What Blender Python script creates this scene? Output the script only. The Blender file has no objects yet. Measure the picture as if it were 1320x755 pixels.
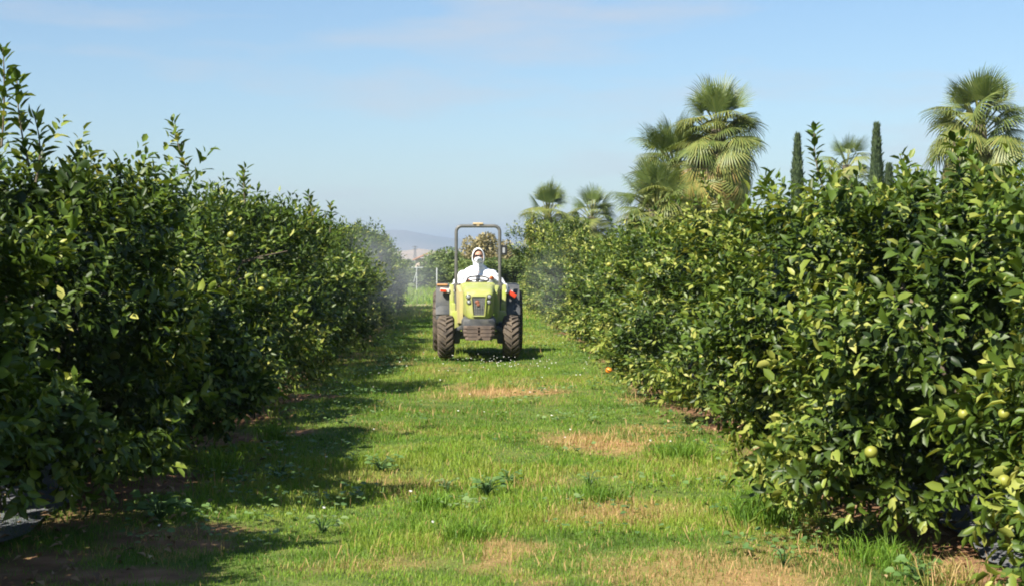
import bpy, bmesh, math
import numpy as np
from mathutils import Vector, Matrix

R = math.radians
SC = bpy.context.scene
COL = SC.collection

# ------------------------------------------------------------------ camera
F, VX, VY, CH = 2000.0, 595.0, 335.0, 1.70          # focal px, vanishing point, eye height (photo is 1320 px wide)
cam_d = bpy.data.cameras.new('camera')
cam = bpy.data.objects.new('camera', cam_d); COL.objects.link(cam)
cam.location = (0, 0, CH); cam.rotation_euler = (R(90), 0, 0)
cam_d.sensor_width = 36; cam_d.lens = 36 * F / 1320
cam_d.shift_x = (660 - VX) / 1320; cam_d.shift_y = -(377.5 - VY) / 1320
cam_d.clip_start = 0.1; cam_d.clip_end = 30000
SC.camera = cam
def at(px, py, Y):
    return Vector(((px - VX) / F * Y, Y, CH - (py - VY) / F * Y))

# ------------------------------------------------------------------ sun and sky
SUN_EL, SUN_AZ = R(45), R(223)      # azimuth clockwise from +Y
to_sun = Vector((math.sin(SUN_AZ) * math.cos(SUN_EL), math.cos(SUN_AZ) * math.cos(SUN_EL), math.sin(SUN_EL)))
sd = bpy.data.lights.new('sun', 'SUN'); sd.energy = 5.0; sd.angle = R(0.53); sd.color = (1.0, 0.94, 0.83)
sun = bpy.data.objects.new('sun', sd); COL.objects.link(sun)
sun.rotation_euler = to_sun.to_track_quat('Z', 'Y').to_euler(); sun.location = (-20, -10, 30)
W = bpy.data.worlds.new('World'); SC.world = W; W.use_nodes = True
wn = W.node_tree.nodes; wl = W.node_tree.links; wn.clear()
wo = wn.new('ShaderNodeOutputWorld'); bg = wn.new('ShaderNodeBackground'); sky = wn.new('ShaderNodeTexSky')
sky.sky_type = 'NISHITA'; sky.sun_disc = False; sky.sun_elevation = SUN_EL; sky.sun_rotation = SUN_AZ
sky.altitude = 0; sky.air_density = 1.1; sky.dust_density = 0.4; sky.ozone_density = 2.6
bg.inputs[1].default_value = 0.053
# thin cirrus, drawn on the sky by direction
tc = wn.new('ShaderNodeTexCoord'); mp = wn.new('ShaderNodeMapping'); mp.inputs['Scale'].default_value = (1.6, 1.6, 9.0)
mp.inputs['Rotation'].default_value = (R(4), R(-3), 0)
nz = wn.new('ShaderNodeTexNoise'); nz.inputs['Scale'].default_value = 3.1; nz.inputs['Detail'].default_value = 6; nz.inputs['Roughness'].default_value = 0.55
rp = wn.new('ShaderNodeValToRGB'); rp.color_ramp.elements[0].position = 0.52; rp.color_ramp.elements[1].position = 0.74
rp.color_ramp.elements[1].color = (0.60, 0.60, 0.60, 1)
mx = wn.new('ShaderNodeMix'); mx.data_type = 'RGBA'; mx.inputs[7].default_value = (5.6, 5.8, 6.2, 1)
wl.new(tc.outputs['Generated'], mp.inputs[0]); wl.new(mp.outputs[0], nz.inputs['Vector']); wl.new(nz.outputs['Fac'], rp.inputs[0])
wb = wn.new('ShaderNodeMix'); wb.data_type = 'RGBA'; wb.blend_type = 'MULTIPLY'; wb.inputs[0].default_value = 1; wb.inputs[7].default_value = (.96, 1.08, 1.19, 1)
wl.new(sky.outputs[0], wb.inputs[6]); wl.new(rp.outputs[0], mx.inputs[0]); wl.new(wb.outputs[2], mx.inputs[6]); wl.new(mx.outputs[2], bg.inputs[0]); wl.new(bg.outputs[0], wo.inputs[0])

SC.view_settings.view_transform = 'Standard'; SC.view_settings.look = 'None'; SC.view_settings.gamma = 1
SC.view_settings.exposure = 1.2
cy = SC.cycles
cy.max_bounces = 6; cy.diffuse_bounces = 3; cy.glossy_bounces = 2; cy.transmission_bounces = 4; cy.transparent_max_bounces = 6
cy.volume_bounces = 0; cy.use_denoising = True; cy.use_adaptive_sampling = True; cy.adaptive_threshold = 0.015
cy.caustics_reflective = False; cy.caustics_refractive = False; cy.sample_clamp_indirect = 6
cy.filter_width = 1.9

# ------------------------------------------------------------------ helpers
def nmat(name):
    m = bpy.data.materials.new(name); m.use_nodes = True
    return m, m.node_tree.nodes, m.node_tree.links, m.node_tree.nodes['Principled BSDF']

def mat(name, col, rough=0.6, col2=None, scale=6.0, metal=0.0, bump=0.0, spec=0.5, lo=0.35, hi=0.7):
    """plain surface with worn / dusty noise towards col2"""
    m, n, l, p = nmat(name)
    p.inputs['Roughness'].default_value = rough; p.inputs['Metallic'].default_value = metal
    p.inputs['Specular IOR Level'].default_value = spec
    t = n.new('ShaderNodeTexCoord'); z = n.new('ShaderNodeTexNoise')
    z.inputs['Scale'].default_value = scale; z.inputs['Detail'].default_value = 7; z.inputs['Roughness'].default_value = 0.62
    l.new(t.outputs['Object'], z.inputs['Vector'])
    r = n.new('ShaderNodeValToRGB'); r.color_ramp.elements[0].position = lo; r.color_ramp.elements[1].position = hi
    r.color_ramp.elements[0].color = (*col, 1)
    r.color_ramp.elements[1].color = (*(col2 or tuple(c * 0.75 for c in col)), 1)
    l.new(z.outputs['Fac'], r.inputs[0]); l.new(r.outputs[0], p.inputs['Base Color'])
    if bump:
        b = n.new('ShaderNodeBump'); b.inputs['Strength'].default_value = bump; b.inputs['Distance'].default_value = 0.01
        l.new(z.outputs['Fac'], b.inputs['Height']); l.new(b.outputs[0], p.inputs['Normal'])
    return m

def leaf_mat(name, stops, rough=0.4, trans=0.25, tcol=(1.25, 1.15, 0.6), spec=0.5):
    """foliage: colour from the per-leaf attribute 'tint', part of the light passes through"""
    m, n, l, p = nmat(name)
    a = n.new('ShaderNodeAttribute'); a.attribute_name = 'tint'
    r = n.new('ShaderNodeValToRGB'); cr = r.color_ramp
    while len(cr.elements) < len(stops): cr.elements.new(0.5)
    for e, (pos, c) in zip(cr.elements, stops): e.position = pos; e.color = (*c, 1)
    l.new(a.outputs['Fac'], r.inputs[0]); l.new(r.outputs[0], p.inputs['Base Color'])
    p.inputs['Roughness'].default_value = rough; p.inputs['Specular IOR Level'].default_value = spec
    if trans > 0:
        mu = n.new('ShaderNodeMix'); mu.data_type = 'RGBA'; mu.blend_type = 'MULTIPLY'; mu.inputs[0].default_value = 1
        mu.inputs[7].default_value = (*tcol, 1); l.new(r.outputs[0], mu.inputs[6])
        tr = n.new('ShaderNodeBsdfTranslucent'); l.new(mu.outputs[2], tr.inputs[0])
        ms = n.new('ShaderNodeMixShader'); ms.inputs[0].default_value = trans
        l.new(p.outputs[0], ms.inputs[1]); l.new(tr.outputs[0], ms.inputs[2])
        l.new(ms.outputs[0], n['Material Output'].inputs[0])
    return m

def tri_mesh(name, V, T, tint=None, smooth=True):
    """V (n,3), T (m,3) arrays -> mesh"""
    V = np.ascontiguousarray(V, np.float32); T = np.ascontiguousarray(T, np.int32)
    me = bpy.data.meshes.new(name)
    me.vertices.add(len(V)); me.vertices.foreach_set('co', V.ravel())
    me.loops.add(T.size); me.loops.foreach_set('vertex_index', T.ravel())
    me.polygons.add(len(T)); me.polygons.foreach_set('loop_start', np.arange(0, T.size, 3, dtype=np.int32))
    if smooth: me.polygons.foreach_set('use_smooth', np.ones(len(T), bool))
    if tint is not None:
        at_ = me.attributes.new('tint', 'FLOAT', 'POINT'); at_.data.foreach_set('value', np.ascontiguousarray(tint, np.float32))
    me.update(calc_edges=True)
    return me

def link(name, me, m=None, parent=None, loc=(0, 0, 0)):
    o = bpy.data.objects.new(name, me); COL.objects.link(o); o.parent = parent; o.location = loc
    if m is not None and me is not None and not me.materials: me.materials.append(m)
    return o
def tag(o, label=None, cat=None, group=None, kind=None):
    if label: o['label'] = label
    if cat: o['category'] = cat
    if group: o['group'] = group
    if kind: o['kind'] = kind
    return o
def empty(name, loc, label, cat, group=None, rz=0):
    o = bpy.data.objects.new(name, None); COL.objects.link(o); o.location = loc; o.rotation_euler = (0, 0, rz)
    o.empty_display_size = 0.2
    return tag(o, label, cat, group)

def unit(a):
    return a / np.maximum(np.linalg.norm(a, axis=-1, keepdims=True), 1e-9)

class MB:
    """collects solid shapes into one mesh"""
    def __init__(s): s.bm = bmesh.new()
    def box(s, c, size, rot=None, bevel=0.0, taper=None):
        r = bmesh.ops.create_cube(s.bm, size=1.0); vs = r['verts']
        for v in vs:
            x, y, z = v.co
            if taper and z > 0: x *= taper[0]; y *= taper[1]
            v.co = Vector((x * size[0], y * size[1], z * size[2]))
        if bevel:
            es = list({e for v in vs for e in v.link_edges})
            rb = bmesh.ops.bevel(s.bm, geom=es, offset=bevel, segments=2, affect='EDGES', profile=0.6)
            vs = list({v for f in rb['faces'] for v in f.verts} | {v for v in vs if v.is_valid})
        M = Matrix.Translation(Vector(c)) @ (rot.to_4x4() if rot is not None else Matrix.Identity(4))
        for v in vs: v.co = M @ v.co
        return s
    def tube(s, pts, rad, n=10, cap=True):
        pts = [Vector(p) for p in pts]; rad = rad if isinstance(rad, (list, tuple)) else [rad] * len(pts)
        rings = []; up = Vector((0.123, 0.31, 0.94)).normalized(); pu = None
        for i, p in enumerate(pts):
            d = (pts[min(i + 1, len(pts) - 1)] - pts[max(i - 1, 0)]).normalized()
            u = pu if pu is not None else (up if abs(d.dot(up)) < 0.95 else Vector((1, 0, 0)))
            u = (u - d * u.dot(d)).normalized(); pu = u; w = d.cross(u)
            rings.append([s.bm.verts.new(p + (u * math.cos(2 * math.pi * k / n) + w * math.sin(2 * math.pi * k / n)) * rad[i]) for k in range(n)])
        for a, b in zip(rings, rings[1:]):
            for k in range(n): s.bm.faces.new((a[k], a[(k + 1) % n], b[(k + 1) % n], b[k]))
        if cap: s.bm.faces.new(rings[0][::-1]); s.bm.faces.new(rings[-1])
        return s
    def loft(s, loops, cap=True):
        rings = [[s.bm.verts.new(p) for p in L] for L in loops]; n = len(rings[0])
        for a, b in zip(rings, rings[1:]):
            for k in range(n): s.bm.faces.new((a[k], a[(k + 1) % n], b[(k + 1) % n], b[k]))
        if cap: s.bm.faces.new(rings[0][::-1]); s.bm.faces.new(rings[-1])
        return s
    def lathe_x(s, prof, n=40, c=(0, 0, 0), close=True):
        """profile [(x, r)] turned round the x axis"""
        rings = []
        for x, r in prof:
            rings.append([s.bm.verts.new((c[0] + x, c[1] + r * math.cos(2 * math.pi * k / n), c[2] + r * math.sin(2 * math.pi * k / n))) for k in range(n)])
        prs = list(zip(rings, rings[1:]))
        if close: prs.append((rings[-1], rings[0]))
        for a, b in prs:
            for k in range(n): s.bm.faces.new((a[k], a[(k + 1) % n], b[(k + 1) % n], b[k]))
        return s
    def ball(s, c, r, scale=(1, 1, 1), sub=2, rot=None):
        q = bmesh.ops.create_icosphere(s.bm, subdivisions=sub, radius=r)
        for v in q['verts']:
            p = Vector((v.co.x * scale[0], v.co.y * scale[1], v.co.z * scale[2]))
            v.co = Vector(c) + (rot @ p if rot is not None else p)
        return s
    def mesh(s, name, smooth=None):
        bmesh.ops.recalc_face_normals(s.bm, faces=s.bm.faces)
        me = bpy.data.meshes.new(name); s.bm.to_mesh(me); s.bm.free()
        if smooth is not None:
            for p in me.polygons: p.use_smooth = True
            if smooth < 180: me.set_sharp_from_angle(angle=R(smooth))
        return me
    def build(s, name, m, parent=None, loc=(0, 0, 0), smooth=35):
        return link(name, s.mesh(name, smooth), m, parent, loc)

def rrect(hw, zb, zt, r, y, n=5, cx=0.0, topw=None):
    """rounded rectangle loop in the x-z plane at depth y; topw = half width at the top"""
    tw = topw if topw is not None else hw; out = []
    for (sx, z, w, a0) in ((1, zt, tw, 0), (-1, zt, tw, 90), (-1, zb, hw, 180), (1, zb, hw, 270)):
        for k in range(n):
            a = R(a0 + 90 * k / (n - 1))
            cxx = sx * (w - r); czz = z - r if z == zt else z + r
            out.append(Vector((cx + cxx + r * math.cos(a), y, czz + r * math.sin(a))))
    return out

def gz(x, y):
    """height of the ground"""
    x = np.asarray(x, float); y = np.asarray(y, float)
    w = np.exp(-(x / 14.0) ** 2) * np.exp(-(np.maximum(y - 30, 0) / 40.0) ** 2)
    return w * (0.018 * np.sin(x * 1.9 + 0.6 * y) + 0.016 * np.sin(y * 0.83 + 1.3 * x + 1) + 0.010 * np.sin(3.1 * x - 1.7 * y) - 0.02)

def vnoise(x, y, scale, seed=0):
    """smooth value noise 0..1"""
    rg = np.random.RandomState(seed); G = rg.rand(64, 64)
    u = np.asarray(x) / scale + 17.3; v = np.asarray(y) / scale + 9.1
    i = np.floor(u).astype(int); j = np.floor(v).astype(int); fx = u - i; fy = v - j
    fx = fx * fx * (3 - 2 * fx); fy = fy * fy * (3 - 2 * fy)
    g = lambda a, b: G[a % 64, b % 64]
    return (g(i, j) * (1 - fx) + g(i + 1, j) * fx) * (1 - fy) + (g(i, j + 1) * (1 - fx) + g(i + 1, j + 1) * fx) * fy
def fnoise(x, y, scale, seed=0):
    return 0.55 * vnoise(x, y, scale, seed) + 0.3 * vnoise(x, y, scale / 2.3, seed + 1) + 0.15 * vnoise(x, y, scale / 5.1, seed + 2)

DRY = [(1.30, 14.6, 0.72, 0.75), (0.55, 20.2, 0.95, 0.8), (1.45, 8.3, 0.85, 0.75), (0.28, 8.9, 0.32, 0.35), (1.95, 15.6, 0.5, 0.6),
       (-0.35, 12.0, 0.5, 0.5), (1.0, 10.4, 0.5, 0.45), (2.0, 9.4, 0.6, 0.5), (-0.2, 17.4, 0.7, 0.4), (-0.6, 8.8, 0.5, 0.5), (2.1, 19.0, 0.3, 0.8), (-1.75, 9.5, 0.35, 0.5), (0.6,11.6,.3,.3)]
DRYW = [.8, .75, .58, 0.6, 0.5, 0.35, 0.4, 0.55, 0.35, 0.3, 0.45, 0.4, .35]
def dryness(x, y):
    d = np.zeros_like(np.asarray(x, float))
    wx = x + 0.35 * (fnoise(x, y, 0.5, 31) - 0.5) * 2; wy = y + 0.9 * (fnoise(x, y, 0.6, 37) - 0.5) * 2
    for (cx, cyy, rx, ry), w in zip(DRY, DRYW):
        q = ((wx - cx) / rx) ** 2 + ((wy - cyy) / ry) ** 2
        d = np.maximum(d, w * np.clip(1.3 - q, 0, 1) ** 1.3)
    return np.clip(d + 0.45 * np.clip(fnoise(x, y, 1.3, 5) - 0.60, 0, 1) * 3, 0, 1)
def soilness(x, y):
    e = 0.5 * (fnoise(x, y, 0.9, 11) - 0.5) * 2 + 0.25 * (vnoise(x, y, 3.0, 15) - 0.5) * 2
    l = np.clip((-x - 1.95 + e) / 0.35, 0, 1); r = np.clip((x - 2.35 + .28 * np.exp(-((y - 22.5) / 3.5) ** 2) + e * 0.7) / 0.3, 0, 1)
    for cx, cyy, rx, ry in ((-1.66, 9.6, .45, .42), (-2.0, 12.4, .5, .4), (-1.75, 15.6, .3, .35), (-1.85, 19.3, .35, .5), (-1.9, 8.4, .5, .3)): l = np.maximum(l, np.clip(1.5 - ((x - cx) / rx) ** 2 - ((y - cyy) / ry) ** 2 + e, 0, 1))
    s = np.maximum(l, r) * np.where(np.abs(x) < 5.2, 1, 0.0)
    return np.where(y < 55, s, 0) * np.clip(1.2 - 1.0 * np.clip(fnoise(x, y, 1.1, 21) - 0.52, 0, 1) * 6, 0, 1)

# ================================================================== SETTING
def ground():
    def axis(a, b, st, far, back):
        d = list(np.arange(a, b + 1e-6, st)); q = st; v = b; hi = []
        while v < far: q *= 1.32; v += q; hi.append(v)
        q = st; v = a; lo = []
        while v > back: q *= 1.32; v -= q; lo.append(v)
        return np.array(lo[::-1] + d + hi)
    xs = axis(-5.0, 5.0, 0.11, 9000, -9000); ys = axis(3.0, 60, 0.16, 9500, -300)
    X, Y = np.meshgrid(xs, ys); Z = gz(X, Y)
    nx, ny = len(xs), len(ys)
    i = np.arange(nx - 1)[None, :] + nx * np.arange(ny - 1)[:, None]; i = i.ravel()
    T = np.concatenate([np.stack([i, i + 1, i + nx + 1], 1), np.stack([i, i + nx + 1, i + nx], 1)])
    me = tri_mesh('ground', np.stack([X.ravel(), Y.ravel(), Z.ravel()], 1), T)
    for nme, fn in (('dry', dryness), ('soil', soilness)):
        v = fn(X.ravel(), Y.ravel()); v = np.where((np.abs(X.ravel()) < 6) & (Y.ravel() < 62), v, 0)
        a = me.attributes.new(nme, 'FLOAT', 'POINT'); a.data.foreach_set('value', v.astype(np.float32))
    m, n, l, p = nmat('turf_and_soil'); p.inputs['Roughness'].default_value = 0.95; p.inputs['Specular IOR Level'].default_value = 0.15
    t = n.new('ShaderNodeTexCoord')
    def noise(sc, det=6):
        z = n.new('ShaderNodeTexNoise'); z.inputs['Scale'].default_value = sc; z.inputs['Detail'].default_value = det
        l.new(t.outputs['Object'], z.inputs['Vector']); return z.outputs['Fac']
    def ramp(src, s):
        r = n.new('ShaderNodeValToRGB'); cr = r.color_ramp
        while len(cr.elements) < len(s): cr.elements.new(0.5)
        for e, (pos, c) in zip(cr.elements, s): e.position = pos; e.color = (*c, 1)
        l.new(src, r.inputs[0]); return r.outputs[0]
    def mixc(f, a, b):
        q = n.new('ShaderNodeMix'); q.data_type = 'RGBA'
        l.new(f, q.inputs[0]); l.new(a, q.inputs[6]); l.new(b, q.inputs[7]); return q.outputs[2]
    g = ramp(noise(3.0), [(0.3, (0.055, 0.085, 0.018)), (0.5, (0.085, 0.125, 0.026)), (0.72, (0.14, 0.16, 0.04))])
    d = ramp(noise(9.0), [(0.3, (0.24, 0.14, 0.06)), (0.7, (0.40, 0.24, 0.11))])
    s = ramp(noise(5.0, 9), [(0.25, (0.11, 0.06, 0.035)), (0.55, (0.22, 0.12, 0.065)), (0.8, (0.32, 0.20, 0.12))])
    far = ramp(noise(0.02), [(0.3, (0.10, 0.14, 0.04)), (0.7, (0.20, 0.19, 0.08))])
    def attr(nm):
        a = n.new('ShaderNodeAttribute'); a.attribute_name = nm; return a.outputs['Fac']
    sep = n.new('ShaderNodeSeparateXYZ'); l.new(t.outputs['Object'], sep.inputs[0])
    mr = n.new('ShaderNodeMapRange'); mr.inputs[1].default_value = 57; mr.inputs[2].default_value = 140; l.new(sep.outputs['Y'], mr.inputs[0])
    c = mixc(attr('soil'), mixc(attr('dry'), mixc(mr.outputs[0], g, far), d), s)
    l.new(c, p.inputs['Base Color'])
    b = n.new('ShaderNodeBump'); b.inputs['Strength'].default_value = 0.6; b.inputs['Distance'].default_value = 0.03
    l.new(noise(22.0, 8), b.inputs['Height']); l.new(b.outputs[0], p.inputs['Normal'])
    tag(link('ground', me, m), kind='structure')
ground()

def strip(name, x0, x1, y0, y1, nx, ny, z, m, amp=0.0, seed=0):
    rg = np.random.RandomState(seed)
    xs = np.linspace(x0, x1, nx); ys = np.linspace(y0, y1, ny); X, Y = np.meshgrid(xs, ys)
    Z = gz(X, Y) + z + amp * fnoise(X, Y, 0.45, seed)
    X = X + (0.08 * np.sin(Y * 1.7 + seed) + 0.05 * np.sin(Y * 4.1)) * (np.abs(X - (x0 + x1) / 2) > abs(x1 - x0) * 0.35)
    i = (np.arange(nx - 1)[None, :] + nx * np.arange(ny - 1)[:, None]).ravel()
    T = np.concatenate([np.stack([i, i + 1, i + nx + 1], 1), np.stack([i, i + nx + 1, i + nx], 1)])
    return link(name, tri_mesh(name, np.stack([X.ravel(), Y.ravel(), Z.ravel()], 1), T), m)
MAT_WEED = mat('woven_weed_sheet', (0.085, 0.095, 0.115), 0.85, (0.14, 0.14, 0.14), 3.0, bump=0.3)
tag(strip('weed_sheet', -4.4, -2.80, 3, 54, 14, 420, 0.012, MAT_WEED, 0.02, 3), 'grey woven weed control sheet laid under the left row of citrus trees', 'weed sheet', 'weed sheets under the tree rows')
tag(strip('weed_sheet', 3.12, 4.7, 3, 53, 14, 420, 0.012, MAT_WEED, 0.02, 8), 'grey woven weed control sheet laid under the right row of citrus trees', 'weed sheet', 'weed sheets under the tree rows')
tag(strip('farm_track', -60, 60, 57.2, 59.2, 160, 6, 0.02, mat('pale_track', (0.42, 0.33, 0.22), 0.95, (0.30, 0.24, 0.15), 1.0), 0.01, 5), kind='structure')

def ridge(name, Y, prof, depth, m, seed, rough):
    """a real range of hills: crest follows prof [(px, py)], slopes fall off to both sides"""
    px = np.linspace(prof[0][0], prof[-1][0], 260)
    py = np.interp(px, [p[0] for p in prof], [p[1] for p in prof])
    rg = np.random.RandomState(seed); V = []; rows = 15
    xs = (px - VX) / F * Y; hs = np.maximum(CH - (py - VY) / F * Y, 0.5)
    hs = hs * (1 + rough * (fnoise(xs, xs * 0, Y * 0.012, seed) - 0.5))
    for k in range(rows):
        t = k / (rows - 1) * 2 - 1
        s = (1 - abs(t)) ** 0.9 * (1 + 0.25 * (fnoise(xs, xs * 0 + t * Y * 0.06, Y * 0.02, seed + 4) - 0.5) * (0 if k == rows // 2 else 1))
        V.append(np.stack([xs * (1 + t * depth / Y), np.full_like(xs, Y + t * depth), hs * s - 0.5 * abs(t)], 1))
    n = len(px); i = (np.arange(n - 1)[None, :] + n * np.arange(rows - 1)[:, None]).ravel()
    T = np.concatenate([np.stack([i, i + 1, i + n + 1], 1), np.stack([i, i + n + 1, i + n], 1)])
    tag(link(name, tri_mesh(name, np.concatenate(V), T), m), kind='structure')
ridge('hills', 6200, [(-2200, 318), (-1500, 306), (-900, 312), (-300, 303), (200, 309), (380, 307), (455, 303), (488, 299), (510, 296), (530, 299), (555, 304), (590, 308), (660, 309), (720, 313), (820, 318), (1200, 310), (1700, 303), (2600, 316)], 900,
      mat('scrub_hillside', (0.10, 0.12, 0.07), 0.95, (0.19, 0.16, 0.10), 0.004), 3, 0.10)
ridge('low_hills', 2300, [(-1500, 330), (-500, 326), (200, 329), (470, 327), (505, 324), (540, 321), (575, 323), (600, 327), (640, 326), (700, 328), (900, 331), (1500, 327), (2300, 330)], 260,
      mat('bare_hillside', (0.36, 0.26, 0.18), 0.95, (0.22, 0.19, 0.11), 0.012), 9, 0.2)

# ================================================================== FOLIAGE TOOLS
LT8 = np.array([(0, 0, 0), (.36, 0, 0), (.70, 0, 0), (1, 0, 0), (.26, .40, 0), (.66, .40, 0), (.26, -.40, 0), (.66, -.40, 0)], float)
LT8[4:, 1] *= 1.25
LF8 = np.array([(0, 1, 4), (1, 5, 4), (1, 2, 5), (2, 3, 5), (0, 6, 1), (1, 6, 7), (1, 7, 2), (2, 7, 3)])
LT5 = np.array([(0, 0, 0), (.5, 0, 0), (1, 0, 0), (.45, .5, 0), (.45, -.5, 0)], float)
LF5 = np.array([(0, 1, 3), (1, 2, 3), (0, 4, 1), (1, 4, 2)])
def leaf_arrays(pos, ax, nr, L, Wd, tint, lod=0, fold=0.22, curl=0.12):
    T, Fc = (LT8, LF8) if lod == 0 else (LT5, LF5)
    ax = unit(ax); nr = unit(nr - ax * np.sum(nr * ax, 1, keepdims=True)); sd_ = np.cross(nr, ax)
    N = len(pos); k = len(T); cu = np.broadcast_to(np.asarray(curl, float), (N,)); fo = np.broadcast_to(np.asarray(fold, float), (N,))
    u = T[:, 0][None, :] * L[:, None]; v = T[:, 1][None, :] * Wd[:, None]
    w = np.abs(v) * fo[:, None] * 2 - cu[:, None] * (T[:, 0][None, :] ** 2) * L[:, None]
    V = pos[:, None, :] + u[..., None] * ax[:, None, :] + v[..., None] * sd_[:, None, :] + w[..., None] * nr[:, None, :]
    Fi = (Fc[None] + (np.arange(N) * k)[:, None, None]).reshape(-1, 3)
    tt = np.repeat(tint, k)
    return V.reshape(-1, 3), Fi, tt

def shoots_to_leaves(rg, base, dr, Ls, n, tint0, lmin=.07, lmax=.112, droop=0.15, yel=0.08, spread=1.0):
    """leafy shoots: leaves spiral round each twig"""
    N = len(base); dr = unit(dr)
    idx = np.repeat(np.arange(N), n); fr = np.concatenate([(np.arange(k) + 0.7) / k for k in n])
    kk = np.concatenate([np.arange(k) for k in n])
    d = dr[idx]; ref = np.where(np.abs(d[:, 2:3]) > 0.9, np.array([[1., 0, 0]]), np.array([[0, 0, 1.]]))
    p1 = unit(np.cross(d, ref)); p2 = np.cross(d, p1)
    ph = kk * 2.399 + rg.rand(N)[idx] * 6.28 + rg.randn(len(idx)) * 0.3
    al = (1.25 - 0.75 * fr + rg.randn(len(idx)) * 0.18) * spread
    pr = p1 * np.cos(ph)[:, None] + p2 * np.sin(ph)[:, None]
    ax = d * np.cos(al)[:, None] + pr * np.sin(al)[:, None]; ax[:, 2] -= droop * (0.6 + 0.8 * rg.rand(len(idx)))
    pos = base[idx] + d * (fr * Ls[idx])[:, None] + pr * 0.012
    nr = d + 0.35 * np.array([[0, 0, 1.]]) + rg.randn(len(idx), 3) * 0.22
    L = (lmin + (lmax - lmin) * rg.rand(len(idx)) ** 1.4) * (1 - 0.25 * (fr > 0.85))
    Wd = L * (0.36 + 0.15 * rg.rand(len(idx)))
    t = np.clip(tint0[idx] + rg.randn(len(idx)) * 0.10 + 0.08 * (fr - 0.5), 0, 0.74)
    ye = rg.rand(len(idx)) < yel[idx] if isinstance(yel, np.ndarray) else rg.rand(len(idx)) < yel
    t = np.where(ye, 0.78 + 0.22 * rg.rand(len(idx)), t)
    return pos, ax, nr, L, Wd, t

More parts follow.
